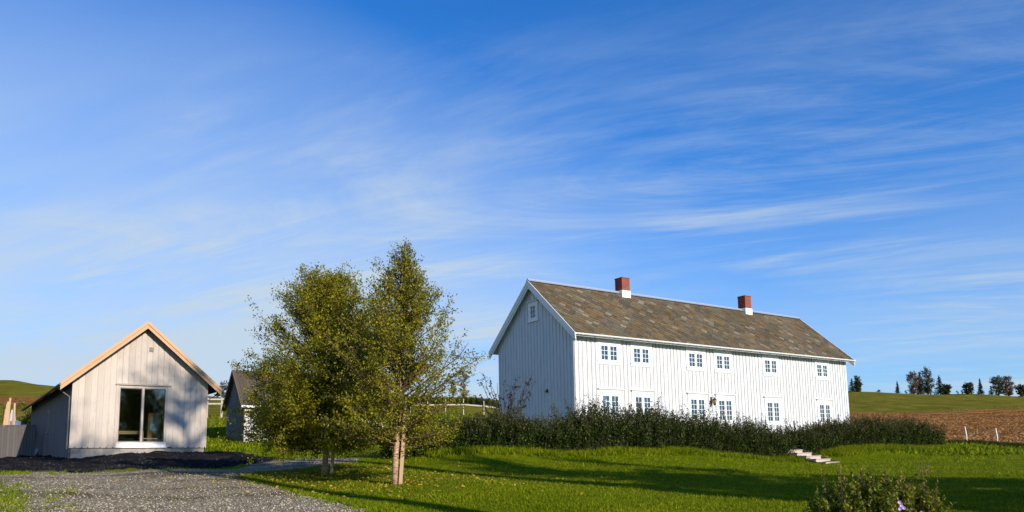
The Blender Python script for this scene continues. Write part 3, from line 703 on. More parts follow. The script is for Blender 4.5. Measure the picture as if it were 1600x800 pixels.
# furniture inside, separate things
def frm(name, loc, label, cat, fn, mt):
    e = empty(name, (0, 0, 0), 0); e.parent = None
    c, s = math.cos(SA), math.sin(SA); x, y = loc
    e.location = (SXO + x * c - y * s, SYO + x * s + y * c, SB + .02); e.rotation_euler = (0, 0, SA)
    tag(e, label, cat); fn(e, mt); return e
def tbl(e, mt):
    t = MB(); t.box((-.65, -.35, .72), (.65, .35, .77)); t.box((-.6, -.32, .62), (.6, -.29, .72)); t.box((-.6, .29, .62), (.6, .32, .72)); t.build('tabletop', mt, e)
    for sx_ in (-1, 1):
        for sy_ in (-1, 1): l = MB(); l.box((sx_ * .62 - .035, sy_ * .31 - .035, 0), (sx_ * .62 + .035, sy_ * .31 + .035, .72)); l.build('leg', mt, e)
frm('wooden_table', (2.55, .75), 'pale wooden table just inside the left pane of the annex window', 'table', tbl, M_ORANGE if False else M_PINE)
def bench(e, mt):
    t = MB(); t.box((-.5, -.16, .40), (.4, .16, .44)); t.build('seat', mt, e)
    for sx_ in (-.42, .32): l = MB(); l.box((sx_, -.14, 0), (sx_ + .05, .14, .40)); l.build('leg', mt, e)
frm('bench', (2.5, 1.45), 'low pale bench behind the table inside the annex window', 'bench', bench, M_PLAST)
frm('bench', (3.6, 1.1), 'low pale bench inside the right pane of the annex window', 'bench', bench, M_PLAST)
def cab(e, mt):
    t = MB(); t.box((-.3, -.1, 0), (.3, .25, 1.75)); t.build('cabinet_body', mt, e)
    t = MB(); t.box((-.2, -.13, .85), (.2, -.102, 1.55)); t.build('door', M_MINT, e)
frm('cabinet', (3.95, 1.9), 'narrow orange wooden cabinet with pale green door inside the annex', 'cabinet', cab, M_ORANGE)

# ---------------------------------------------------------------- low white outbuilding (behind the birches)
BX, BY, BA = -18.8, 54.0, HA; BB = H1(-18.8, 54.0) - .02
BL, BW = 11.4, 4.9; BZE = 5.62; BSL = 1.0; BO = .28
bz = lambda v: BZE + BSL * (BO + (v if v <= BW / 2 else BW - v))
BZE = 4.05; 
barn = empty('outbuilding', (BX, BY, 0), BA); tag(barn, 'low pale-walled outbuilding with dark mossy board roof behind the birches', 'outbuilding')
b1 = MB(); wt = bz(0) - .12
b1.box((0, 0, BB), (BL, .12, wt)); b1.box((0, BW - .12, BB), (BL, BW, wt))
b3 = [MB(), MB()]
for i_, u in enumerate((0, BL - .12)): b3[i_].prism([(u, .12, BB), (u, BW - .12, BB), (u, BW - .12, bz(.12) - .13), (u, BW / 2, bz(BW / 2) - .13), (u, .12, bz(.12) - .13)], (.12, 0, 0))
u = 0
while u < BL: b1.box((u, -.026, BB + .1), (u + .13, -.001, wt)); u += .29
for v in np.arange(.02, BW - .1, .29):
    b3[0].hexa([(-.026, v, BB + .1), (-.001, v, BB + .1), (-.001, v + .13, BB + .1), (-.026, v + .13, BB + .1), (-.026, v, bz(v) - .15), (-.001, v, bz(v) - .15), (-.001, v + .13, bz(v + .13) - .15), (-.026, v + .13, bz(v + .13) - .15)])
b1.build('wall', M_BARNW, barn); [k_.build('gable_wall', M_BARNSH, barn) for k_ in b3]
b2 = MB(); b2.box((.04, .04, BB - .5), (BL - .04, BW - .04, BB + .1)); b2.build('foundation', M_STONE, barn)
rf = MB()
for sgn in (0, 1):
    def V(u, v, dz): return (u, v if not sgn else BW - v, BZE + BSL * (BO + v) + dz)
    rf.hexa([V(-.3, -BO, -.1), V(BL + .3, -BO, -.1), V(BL + .3, BW / 2, -.1), V(-.3, BW / 2, -.1), V(-.3, -BO, 0), V(BL + .3, -BO, 0), V(BL + .3, BW / 2, 0), V(-.3, BW / 2, 0)])
    u = -.3
    while u < BL + .2:
        rf.hexa([V(u, -BO - .04, .001), V(u + .16, -BO - .04, .001), V(u + .16, BW / 2, .001), V(u, BW / 2, .001), V(u, -BO - .04, .03), V(u + .16, -BO - .04, .03), V(u + .16, BW / 2, .03), V(u, BW / 2, .03)]); u += .25
rf.build('roof', M_ROOFB, barn)
for ux in (-.34, BL + .3):
    for sl in (0, 1):
        bb = MB()
        def E_(v, dz_): return (ux, v if not sl else BW - v, BZE + BSL * (BO + v) + dz_)
        bb.prism([E_(-BO - .05, .05), E_(BW / 2, .05), E_(BW / 2, -.24), E_(-BO - .05, -.24)], (.035, 0, 0)); bb.build('bargeboard', M_BRNBRD, barn)
gt = MB(); gt.box((-.3, -BO - .06, BZE - .16), (BL + .3, -BO + .0, BZE - .01)); gt.build('eave_board', M_TRIM, barn)
dp = MB(); dp.tube([(-.06, .35, BZE + .1), (-.06, .35, BB + .8)], .05, 8); dp.box((-.12, .1, BB + .55), (-.03, .6, BB + .66)); dp.build('downpipe', M_METALD, barn)

# ---------------------------------------------------------------- steps in the bank
st = empty('garden_steps', (0, 0, 0), HA)
top = at(1228, 702.5, 30); 
T0 = Vector((13.0, 38.0, .22)); st.location = T0
tag(st, 'five pale wooden steps climbing the grassy bank to the hedge gap', 'steps')
NS, RISE, GO = 5, .150, .50
for k_ in range(NS):
    s = MB(); s.box((0, -GO * (k_ + 1), -RISE * (k_ + 1) - .5), (1.12, -GO * k_, -RISE * k_ - .0)); s.box((-.01, -GO * (k_ + 1) - .03, -RISE * k_ - .001), (1.13, -GO * k_ - .01, -RISE * k_ + .03)); s.build('step', M_STEP, st)
for ux in (-.07, 1.14):
    s = MB(); pz = .20 if ux > 0 else .05
    s.prism([(ux, .1, pz), (ux, .1, -1.2), (ux, -GO * NS - .1, -RISE * NS - .7), (ux, -GO * NS - .1, -RISE * NS + pz * .6)], (.055, 0, 0)); s.build('stringer', M_FENCE, st)

# ---------------------------------------------------------------- foliage builders
def tree(name, base, h, crown_r, c0, label, cat, leafm, barkm, seed, nprim=80, ntw=9, nleaf=26, leaf=.05, trunk_r=.07, up=.55, group=None, shape=None, scat=.05, lean=(0, 0), bow=.0, fpow=1.1):
    rg = np.random.default_rng(seed); root = empty(name, tuple(base)); tag(root, label, cat, group)
    tb = MB(); K = 9; tp = []
    for i in range(K + 1):
        f = i / K; tp.append(Vector((lean[0] * f + bow * math.sin(f * 3.1) + rg.normal() * .012 * h * (f > 0) * .4, lean[1] * f + rg.normal() * .004 * h * (f > 0), h * f - (.15 if i == 0 else 0))))
    tb.tube(tp, [trunk_r * (1.25 if i == 0 else 1) * (1 - .9 * i / K) + .004 for i in range(K + 1)], 8)
    def tpos(f):
        q = min(f * K, K - 1e-4); i = int(q); return tp[i].lerp(tp[i + 1], q - i)
    Cs = []; Ds = []
    if shape is None: shape = lambda f: (math.sin(min(1, (f * 1.35 + .12)) * math.pi / 2) if f < .45 else 1) * (1 - max(0, (f - .28) / .72)) ** .85
    for p in range(nprim):
        f = rg.uniform(0, 1) ** fpow; z = c0 / h + (1 - c0 / h) * f * .97; dn = max(0, 1 - f * 3.2)
        ln_ = crown_r * (shape(f) + .06) * rg.uniform(.6, 1.12); az = p * 2.399 + rg.uniform(-.4, .4)
        o = tpos(z); d = Vector((math.cos(az), math.sin(az), up * (.50 + 1.25 * f) - dn * .30 + rg.uniform(-.15, .15))).normalized()
        pts = []; n = 5; cur = o.copy(); dd = d.copy()
        for i in range(n + 1):
            pts.append(cur.copy()); cur = cur + dd * ln_ / n * 1.1
            dd = (dd + Vector((rg.normal() * .12, rg.normal() * .12, rg.normal() * .09 + (.07 if i < 3 else .02)))).normalized()
        r0 = trunk_r * .32 * (1 - .6 * f) * min(1, ln_ / crown_r + .3)
        tb.tube(pts, [r0 * (1 - .85 * i / n) + .0025 for i in range(n + 1)], 4, mi=1, cap=False)
        for t_ in range(max(3, int(ntw * (.4 + ln_ / crown_r)))):
            s = rg.uniform(.12, 1.0); q = min(s * n, n - 1e-4); i = int(q); o2 = pts[i].lerp(pts[i + 1], q - i)
            d2_ = (pts[i + 1] - pts[i]).normalized() * .9 + Vector(rg.normal(size=3)) * .62; d2_.z += .12; d2_.normalize()
            l2 = ln_ * rg.uniform(.16, .36) * (1.15 - .5 * s) + .08 * h / 6; e2 = o2 + d2_ * l2; mid = o2.lerp(e2, .5) + Vector(rg.normal(size=3)) * l2 * .08
            tb.tube([o2, mid, e2], [.0036 * h / 6 + .001, .0026 * h / 6, .0015], 3, mi=1, cap=False)
            m2 = max(3, int(nleaf * rg.uniform(.5, 1.4) * (1 if f < .4 else max(.3, 1.42 - 1.15 * f))))
            ss = rg.uniform(.08, 1.06, m2)[:, None]; a_ = np.array(o2); b_2 = np.array(e2)
            Cs.append(a_ + (b_2 - a_) * ss + rg.normal(size=(m2, 3)) * scat * (h / 6))
    C = np.concatenate(Cs)
    tb.build('trunk', [barkm, M_TWIG], root, smooth=True)
    npmesh('crown', leaves(C, leaf, rg), 4, leafm, root)
    return root
def spruce(base, h, r, seed, label, leafm=None, ntier=15):
    rg = np.random.default_rng(seed); root = empty('spruce_tree', tuple(base)); tag(root, label, 'tree', 'trees on the skyline')
    tb = MB(); tb.tube([(0, 0, -.5), (0, 0, h * .5), (0, 0, h)], [.03 * h, .018 * h, .01], 6)
    Cs = []; Ds = []
    for k_ in range(ntier):
        f = k_ / ntier; z = h * (.10 + .9 * f); rr = r * (1 - f) ** .9 * rg.uniform(.75, 1.15)
        for b in range(9):
            az = rg.uniform(0, 6.28); l = rr * rg.uniform(.6, 1.2) + .03 * h * (1 - f); n = int(6 + 24 * (1 - f)); s = rg.uniform(0, 1, n)
            c = np.stack([np.cos(az) * s * l, np.sin(az) * s * l, z - s * l * .32], 1) + rg.normal(size=(n, 3)) * .022 * h * (1 - f * .7)
            Cs.append(c); tb.tube([(0, 0, z), (math.cos(az) * l, math.sin(az) * l, z - l * .32)], [.006 * h, .002 * h], 3, cap=False)
    tb.build('trunk', M_BARKD, root); npmesh('crown', leaves(np.concatenate(Cs), .05 * h, rg, .5), 4, leafm or L_SPRUCE, root)
    return root

# the two birches and their stakes
bL = at(507, 741); bR = at(617, 757)
tree('birch_tree', bL, 5.35, 2.1, .68, 'dense rounded birch left of the other, its lower half in shade', 'tree', L_BIRCH, M_BARK, 11, nprim=330, ntw=13, nleaf=38, leaf=.064, trunk_r=.075, up=.72, fpow=1.35,
     shape=lambda f: (.92 + .2 * f / .25 if f < .25 else 1.12 * (1 - (f - .25) / .75) ** .6), scat=.065, lean=(-.05, 0))
tree('birch_tree', bR, 5.75, 1.8, .80, 'taller pointed birch with open crown, right of the dense one', 'tree', L_BIRCH, M_BARK, 23, nprim=200, ntw=11, nleaf=27, leaf=.058, trunk_r=.07, up=.95, fpow=1.3,
     shape=lambda f: (.72 + .33 * f / .2 if f < .2 else 1.05 * (1 - (f - .2) / .8) ** .8), scat=.05, lean=(.25, 0))
for px_, py_, hh, lb, ln_ in ((517, 741, 1.9, 'pale wooden stake supporting the dense left birch', .04), (624.5, 757, 1.95, 'pale wooden stake supporting the taller right birch', .06)):
    p = at(px_, py_); s = MB(); s.bar((0, 0, -.3), (ln_ + .08, .04, hh), .075, .075, up=(0, 1, 0))
    s.bar((.02, -.03, hh * .82), (-.12, .0, hh * .84), .05, .012, up=(0, 1, 0))
    o = s.build('tree_stake', M_STAKE); o.location = p; tag(o, lb, 'stake', 'stakes beside the birches')

def hedge(name, p0, p1, width, hts, label, seed, leaf=.095, dens=76, nl=84, group='garden hedge'):
    """upright shoots carrying leaves along a line; hts = list of (fraction, height)"""
    rg = np.random.default_rng(seed); p0 = Vector(p0); p1 = Vector(p1); d = (p1 - p0); Lh = d.length; d.normalize(); nn = Vector((-d.y, d.x, 0))
    root = empty(name, (p0.x, p0.y, H1(p0.x, p0.y))); tag(root, label, 'hedge', group); z00 = root.location.z
    N_ = int(Lh * dens); Cs = []; Ts = []; Dd = []; tb = MB(); Csz = []; Tsz = []
    fr = [a for a, _ in hts]; hv = [b for _, b in hts]
    for k_ in range(N_):
        s = rg.uniform(0, 1); wv = rg.uniform(-1, 1); x = p0.x + d.x * s * Lh + nn.x * wv * width / 2; y = p0.y + d.y * s * Lh + nn.y * wv * width / 2
        h = np.interp(s, fr, hv) * (1 - .30 * abs(wv) ** 2.5) * (1 + .10 * math.sin(s * Lh * 1.9 + seed) + .07 * math.sin(s * Lh * 4.7)) * rg.uniform(.72, 1.0)
        tall = rg.random() < .28
        if tall: h *= rg.uniform(1.05, 1.30)
        gz = H1(x, y); lx, ly = rg.normal() * .13 + .10 * wv * nn.x, rg.normal() * .13 + .10 * wv * nn.y
        B = np.array([x - p0.x, y - p0.y, gz - z00 - .03]); E2 = B + np.array([lx * h * 1.3, ly * h * 1.3, h])
        tb.tube([B, (B + E2) / 2 + rg.normal(size=3) * .03, E2], [.007, .004, .002], 3, cap=False)
        m2 = int(nl * rg.uniform(.8, 1.2)); t = rg.uniform(0, 1, m2) ** (.85)
        c = B + (E2 - B) * t[:, None] + rg.normal(size=(m2, 3)) * np.where(t > .82, .035, .10)[:, None]
        top = t > (.86 if not tall else .78)
        Cs.append(c[~top]); Ts.append(c[top])
    tb.build('stems', M_BARKD, root)
    C = np.concatenate(Cs); Tp = np.concatenate(Ts)
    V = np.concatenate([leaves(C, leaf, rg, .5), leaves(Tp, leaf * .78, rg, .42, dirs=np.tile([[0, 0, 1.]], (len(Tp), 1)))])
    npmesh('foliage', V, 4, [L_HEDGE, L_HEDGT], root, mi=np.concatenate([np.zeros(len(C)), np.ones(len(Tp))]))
    return root
HD = Vector((.829, .559, 0)); HP = Vector((6.2, 33.05, 0))
pt = lambda t, o=0: HP + HD * t + Vector((-.559, .829, 0)) * o
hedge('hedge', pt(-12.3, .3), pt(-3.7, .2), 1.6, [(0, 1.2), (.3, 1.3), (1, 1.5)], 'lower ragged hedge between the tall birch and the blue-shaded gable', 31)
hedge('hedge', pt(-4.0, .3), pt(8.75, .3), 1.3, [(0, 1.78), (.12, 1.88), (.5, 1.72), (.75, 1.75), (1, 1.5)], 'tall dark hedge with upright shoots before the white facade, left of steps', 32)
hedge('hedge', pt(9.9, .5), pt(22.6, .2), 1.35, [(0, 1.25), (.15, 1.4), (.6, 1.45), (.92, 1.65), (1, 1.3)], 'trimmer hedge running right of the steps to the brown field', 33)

hr0, hr1 = atY(610, 90), atY(812, 90)
hedge('hedge', (hr0.x, 90, 0), (hr1.x, 90, 0), 1.6, [(0, 1.1), (.5, 1.05), (1, 1.15)], 'far low dark hedge row along the hill behind the pale rail', 34, leaf=.16, dens=22, nl=44, group='hedge row on the hill')
# sparse dark-leaved shrub at the gable
sh = atY(786, 33.5)
rgx = np.random.default_rng(5); root = empty('sparse_shrub', tuple(sh)); tag(root, 'sparse tall shrub with bare stems and dark leaves before the shaded gable', 'shrub')
tb = MB(); Cs = []
for k_ in range(20):
    az = rgx.uniform(0, 6.28); ln_ = rgx.uniform(.25, 1.45); h = rgx.uniform(1.9, 3.7) * (1 - .12 * ln_)
    P_ = [np.array([0, 0, -.1])]; e = np.array([math.cos(az) * ln_, math.sin(az) * ln_ * .6, h])
    for i in range(1, 6): f = i / 5; P_.append(np.array([e[0] * f ** 1.2, e[1] * f ** 1.2, h * f]) + rgx.normal(size=3) * .05)
    tb.tube(P_, [.022 * (1 - .8 * i / 5) + .004 for i in range(6)], 4, cap=False)
    for s in range(7):
        i = rgx.integers(2, 5); o2 = P_[i] + (P_[i + 1] - P_[i]) * rgx.random() if i < 5 else P_[5]
        dd = rgx.normal(size=3) * .5 + np.array([math.cos(az), 0, .7]); dd /= np.linalg.norm(dd); e2 = o2 + dd * rgx.uniform(.15, .45)
        tb.tube([o2, e2], [.005, .002], 3, cap=False); n = rgx.integers(4, 11); t = rgx.random((n, 1)); Cs.append(o2 + (e2 - o2) * t + rgx.normal(size=(n, 3)) * .03)
tb.build('stems', M_BARKD, root); npmesh('foliage', leaves(np.concatenate(Cs)[::2], .11, rgx, .6), 4, L_PURP, root)

# foreground flowering shrub
fs = atY(1358, 10.0); rgf = np.random.default_rng(9)
root = empty('flowering_shrub', tuple(fs)); tag(root, 'leafy green and reddish shrub with small purple flowers, nearest the viewer', 'shrub')
tb = MB(); Cs = []; Dr = []; Fl = []
for k_ in range(430):
    rr = math.sqrt(rgf.random()) * .82; az = rgf.uniform(0, 6.28); x, y = rr * math.cos(az), rr * math.sin(az) * .55
    h = (.74 - .36 * (rr / .82) ** 2) * rgf.uniform(.55, 1.0)
    if rgf.random() < .14: h *= 1.22
    h = min(h, .86)
    B = np.array([x * .85, y * .85, -.03]); E2 = np.array([x * 1.08 + rgf.normal() * .05, y * 1.08 + rgf.normal() * .05, h]); Mi = (B + E2) / 2 + rgf.normal(size=3) * .02
    tb.tube([B, Mi, E2], [.006, .004, .0018], 4, cap=False)
    n = int(rgf.uniform(30, 56)); t = rgf.uniform(.15, 1, n)[:, None]; Cs.append(B + (E2 - B) * t + rgf.normal(size=(n, 3)) * .028 * (1.3 - t))
Fl += [np.array([x_, -.42, z_]) for x_, z_ in ((.06, .37), (.08, .33), (.11, .30), (.06, .29), (.14, .25), (.19, .27), (.10, .23), (.32, .24))]
Rs = []
for x_, h_ in ((-.62, .80), (-.55, .86), (-.30, .74), (-.18, .80), (.12, .76), (.22, .84), (.30, .72), (.48, .78), (.55, .72), (-.05, .7)):
    B = np.array([x_, rgf.uniform(-.3, .1), .2]); E2 = B + np.array([rgf.normal() * .03 + (.08 if x_ > .4 else 0), 0, h_ - .2]); tb.tube([B, (B + E2) / 2, E2], [.005, .004, .0015], 4, cap=False)
    t = rgf.uniform(.35, 1, 26)[:, None]; Rs.append((B + (E2 - B) * t + rgf.normal(size=(26, 3)) * .018))
tb.build('stems', M_TWIG, root); Cs = np.concatenate(Cs); Rs = np.concatenate(Rs)
npmesh('foliage', np.concatenate([leaves(Cs, .055, rgf, .5), leaves(Rs, .04, rgf, .45, dirs=np.tile([[0, 0, .7]], (len(Rs), 1)))]), 4,
       [L_SHRUB, leafmat('rusty_leaf', [(0, (.12, .10, .02)), (.6, (.30, .17, .05)), (1, (.38, .16, .10))])], root, mi=np.concatenate([np.zeros(len(Cs)), np.ones(len(Rs))]))
for c in Fl:
    FV = []
    for k_ in range(7):
        a_ = k_ * .9; d = np.array([math.cos(a_), -.5, math.sin(a_)]); s = np.array([-math.sin(a_), 0, math.cos(a_)]); c0 = c + np.array([0, -.02, .01])
        FV += [c0, c0 + d * .014 + s * .009, c0 + d * .026, c0 + d * .014 - s * .009]
    npmesh('flower', np.array(FV), 4, M_FLOWER, root)

# skyline trees on the right
G = 'trees on the skyline'
def hz(px_, ytop, ybase, Y=196):
    b = atY(px_, Y); h = (ybase - ytop) / F * Y * 1.02; topz = (YH(px_) - ytop) / F * Y
    return b, max(topz - b.z, .6)
for px_, yt, wpx, lb, sd in ((1332, 591, 15, 'dark spruce on the skyline right beside the house corner', 1), (1403, 595, 7, 'small narrow spruce standing alone on the green ridge', 2),
                          (1439, 580, 13, 'dark spruce between two leafy trees in the biggest skyline clump', 3), (1469, 586, 17, 'broad spruce at the right end of the biggest skyline clump', 4),
                          (1532.5, 591, 9, 'thin tall spruce standing between the round tree and brown clump', 5), (1549, 603, 11, 'low dark spruce at the left of the brown clump', 6)):
    b, h = hz(px_, yt, 617); spruce(b, h, wpx / F * 196 / 2 * 1.15, 60 + sd, lb)
for px_, yt, wpx, lb, sd, lm in ((1341, 588, 11, 'thin leafy tree right behind the spruce at the house corner', 1, L_FARG), (1428, 581, 19, 'grey-brown bare-looking tree at the left of the biggest skyline clump', 2, L_AUTUMN),
                              (1450, 574, 18, 'tallest brownish tree in the biggest skyline clump', 3, L_FARG), (1479, 602, 14, 'low bush at the right foot of the broad skyline spruce', 4, L_FARG),
                              (1513.5, 600, 16, 'round dark tree alone on the skyline', 5, L_FARG), (1560, 589, 19, 'dark leafy tree in the brown clump near the right edge', 6, L_FARG),
                              (1575, 589, 21, 'reddish-brown round tree near the right edge of the ridge', 7, L_AUTUMN), (1596, 602, 13, 'dark tree at the right edge of the ridge', 8, L_FARG),
                              (1373, 610, 7, 'tiny bush on the ridge left of the lone spruce', 9, L_FARG), (1416, 611, 4, 'tiny sapling on the ridge right of the lone spruce', 10, L_FARG),
                              (1496, 611, 4, 'tiny sapling on the ridge left of the round tree', 11, L_FARG), (1503, 610, 4, 'second tiny sapling close to the round tree', 12, L_FARG)):
    b, h = hz(px_, yt, 617); r_ = wpx / F * 196 / 2 * .92
    tree('leafy_tree', b, h, r_ * 1.1, h * .05, lb, 'tree', lm, M_BARKD, 80 + sd, nprim=75 if wpx > 8 else 14, ntw=6, nleaf=9, leaf=.30 if wpx > 8 else .14, trunk_r=.12 if wpx > 8 else .03, up=.3, group=G,
         shape=lambda f: .55 + .5 * math.sin(min(1, f * 1.1) * math.pi) if f < .95 else .3, scat=.16)
# trees further left
for px_, yt, wpx, Y, lb, sd, lm in ((724, 582, 24, 112, 'reddish open tree on the hill between the tall birch and farmhouse', 1, L_AUTUMN), (347, 598, 20, 116, 'dark leafy tree on the hill between annex and outbuilding', 2, L_FARG),
                                 (337, 607, 10, 118, 'grey tree on the hill just right of the annex roof tip', 3, L_AUTUMN), (707, 594, 10, 113, 'small grey tree beside the reddish tree on the hill', 4, L_AUTUMN)):
    b = atY(px_, Y); h = (YH(px_) - yt) / F * Y - b.z
    tree('leafy_tree', b, max(h, 1), wpx / F * Y / 2, h * .1, lb, 'tree', lm, M_BARKD, 120 + sd, nprim=40, ntw=6, nleaf=10, leaf=.15, trunk_r=.1, up=.5, group='trees on the far hill',
         shape=lambda f: .55 + .5 * math.sin(min(1, f * 1.1) * math.pi) if f < .95 else .3, scat=.12)

# ---------------------------------------------------------------- fences
def railfence(pxs, rails, Yf, label, hpost=1.3, name='rail_fence', m_=M_RAILW, hw=.07):
    root = empty(name, tuple(atY(pxs[0], Yf(pxs[0])))); tag(root, label, 'fence'); o0 = root.location
    P_ = [atY(p, Yf(p)) - o0 for p in pxs]
    for p in P_:
        s = MB(); s.box((p.x - hw, p.y - hw, p.z - .3), (p.x + hw, p.y + hw, p.z + hpost)); s.build('post', m_, root)
    for zr, th in rails:
        s = MB()
        for a, b in zip(P_[:-1], P_[1:]): s.bar(a + Vector((0, -.09, zr)), b + Vector((0, -.09, zr)), .04, th)
        s.build('rail', m_, root)
    return root
YF = lambda p: 74.0
railfence([300, 322, 345, 372], [(1.75, .14), (1.32, .14)], lambda p: 74, 'pale wooden rail fence glimpsed between annex and outbuilding', 1.9)
railfence([640, 667, 695, 723, 755, 785, 812], [(.95, .12)], lambda p: 72, 'pale wooden rail fence on the hill above the low hedge', 1.5, hw=.035)
for i, (px_, yt) in enumerate(((1503.5, 667), (1551, 669.5))):
    b = atY(px_, 49.2); h = (YH(px_) - yt) / F * 49.2 - b.z
    s = MB(); s.tube([(0, 0, -.2), (.02, 0, h * .5), (.0 - .03, 0, h)], [.04, .036, .03], 8); o = s.build('field_post', M_TRIM, smooth=True); o.location = b
    tag(o, ('white fence post by the brown field, the left of two', 'white fence post by the brown field, the right of two')[i], 'post', 'white posts along the field')
# thin rods in the lawn
for i, (px_, y0, y1) in enumerate(((1440.5, 722, 743), (1444, 725, 742), (1451, 723, 744), (1432, 728, 741))):
    b = at(px_, y1); h = (y1 - y0) / F * b.y; s = MB(); s.tube([(0, 0, -.1), (.01, 0, h)], [.014, .012], 6); o = s.build('garden_rod', M_TWIG); o.location = b
    tag(o, ('tallest thin rod in the cluster standing in the lawn', 'short thin rod close beside the tallest rod', 'rightmost thin rod standing in the lawn', 'leftmost and shortest thin rod standing in the lawn')[i], 'rod', 'thin rods in the lawn')
# picket fence in the hedge gap
root = empty('picket_fence', (0, 0, 0), HA); p = Vector((15.2, 42.6, 0)); root.location = (p.x, p.y, H1(p.x, p.y)); tag(root, 'short white picket fence behind the hedge gap at the steps', 'fence')
s = MB(); zt = 1.75 - root.location.z
for k_ in range(13): s.box((-.9 + k_ * .15, -.02, .05), (-.9 + k_ * .15 + .075, .0, zt + .05 * (k_ % 2)))
s.build('pickets', M_TRIM, root)
for zr in (.25, zt - .2): s = MB(); s.box((-.95, .001, zr), (1.1, .04, zr + .08)); s.build('rail', M_TRIM, root)
s = MB(); s.box((.35, -.06, -.2), (.45, -.021, zt + .12)); s.build('post', M_FENCE, root)

# ---------------------------------------------------------------- far left corner: board fence, tarp, poles, boards
fx = atY(20, 44); root = empty('board_fence', tuple(fx), R(4)); tag(root, 'weathered grey vertical board fence at the far left edge', 'fence')
s = MB(); zt = (YH(20) - 666) / F * 44 - fx.z
for k_ in range(34): s.box((-4.0 + k_ * .155, 0, -.5), (-4.0 + k_ * .155 + .14, .03, zt + rnd.uniform(-.02, .02)))
s.build('boards', M_FENCE, root)
s = MB(); s.box((-4.02, -.03, zt - .0), (1.25, .06, zt + .05)); s.build('top_rail', M_FENCE, root)
s = MB(); s.box((-4.0, .031, zt * .75), (1.2, .08, zt * .75 + .1)); s.build('rail', M_FENCE, root)
b = atY(22, 48); zt = (YH(20) - 663) / F * 48; root = empty('tarp_shelter', (b.x, b.y, b.z)); tag(root, 'blue-grey tarpaulin peak rising behind the board fence', 'tarpaulin')
s = MB(); pk = (YH(20) - 640) / F * 48 - b.z; z0 = zt - b.z - .5; z1 = (YH(20) - 654) / F * 48 - b.z
s.v = [(-.9, -.6, z0), (1.15, -.6, z0 - .25), (1.15, 1.2, z0), (-.9, 1.2, z0), (-.25, .2, z1), (-.05, .1, pk)]
s.f = [(0, 1, 4), (1, 2, 4), (2, 3, 4), (3, 0, 4), (0, 1, 2, 3)]; s.v.pop(); s.mi = [0] * 5
s.build('canopy', M_TARP, root)
s = MB(); s.prism([(-.42, .05, z1 - .45), (-.02, .05, z1 - .25), (-.12, .05, pk + .0), (-.28, .05, pk - .05)], (0, .12, 0)); s.build('flap', M_TARPW, root)
s = MB(); s.box((-.3, .0, -.2), (-.2, .1, z0 + .3)); s.build('post', M_FENCE, root)
for i in range(9):
    px_ = (2, 5, 8, 11, 14, 17, 9, 3, 15)[i]; b = atY(px_, 46.2 + .05 * i); tz = (YH(px_) - (640, 632, 628, 622, 634, 644, 640, 648, 630)[i]) / F * 46.3 - b.z
    s = MB(); s.tube([(rnd.uniform(-.35, .35), 0, -.1), (rnd.uniform(-.1, .1) + .1, .1, tz)], [.07, .06], 7); o = s.build('timber_pole', M_STAKE); o.location = b
    tag(o, ('pale pole leaning at the frame edge behind the fence', 'second pole from the left edge behind the fence', 'tallest-but-one pale pole in the bundle behind the fence', 'tallest pale pole of the bundle behind the board fence', 'pale pole right of the tallest one behind the fence', 'short pale pole nearest the blue tarpaulin', 'middling pole in front of the tall pale ones', 'shortest leaning pole at the left of the bundle', 'pale pole just left of the blue tarpaulin peak')[i], 'pole', 'timber poles bundled behind the fence')
b = at(66, 710, 30); s = MB(); s.prism([(-.55, 0, -.1), (.35, 0, -.05), (.62, .1, .50), (-.25, .1, .35)], (.0, .05, 0)); o = s.build('leaning_board', M_RUST); o.location = (b.x, b.y, b.z + .05); o.rotation_euler = (0, 0, R(10)); tag(o, 'rust-red board leaning on the ground at the annex side wall', 'board')
b = at(52, 712, 30); s = MB(); s.prism([(-.22, 0, -.05), (.12, 0, -.05), (.30, .05, .33), (.10, .05, .38)], (.02, .12, 0)); o = s.build('plastic_sack', M_PLAST); o.location = (b.x, b.y, b.z + .05); tag(o, 'small dirty white sack slumped beside the rust-red board', 'sack')
# small roof peeking over the annex eave
b = atY(80, 66); root = empty('small_shelter', tuple(b), R(20)); tag(root, 'small timber shelter roof peeking over the left annex eave', 'shelter'); zt = (YH(80) - 612) / F * 66 - b.z
s = MB(); s.hexa([(-.75, -1, zt - .55), (.7, -1, zt - .2), (.7, 1, zt - .2), (-.75, 1, zt - .55), (-.75, -1, zt - .42), (.7, -1, zt - .05), (.7, 1, zt - .05), (-.75, 1, zt - .42)]); s.build('roof', M_DKWOOD, root)
s = MB(); s.box((-.2, -1.05, zt - .25), (.95, -1.001, zt - .02)); s.build('bargeboard', M_PINE, root)
s = MB(); s.box((-.6, -.8, -.3), (.6, .8, zt - .5)); s.build('wall', M_DKWOOD, root)
# yellow-green bushes behind the fence
for px_, Y, r_, sd, lb in ((40, 54, 1.5, 1, 'yellow-green bush behind the tarpaulin and fence'), (12, 56, 1.3, 2, 'yellow-green bush behind the timber poles at the left edge')):
    b = atY(px_, Y); tree('bush', b, 3.0, r_, .2, lb, 'bush', L_BUSHY, M_BARKD, 200 + sd, nprim=50, ntw=6, nleaf=12, leaf=.13, trunk_r=.05, up=.6, scat=.1, shape=lambda f: 1 - .4 * f)

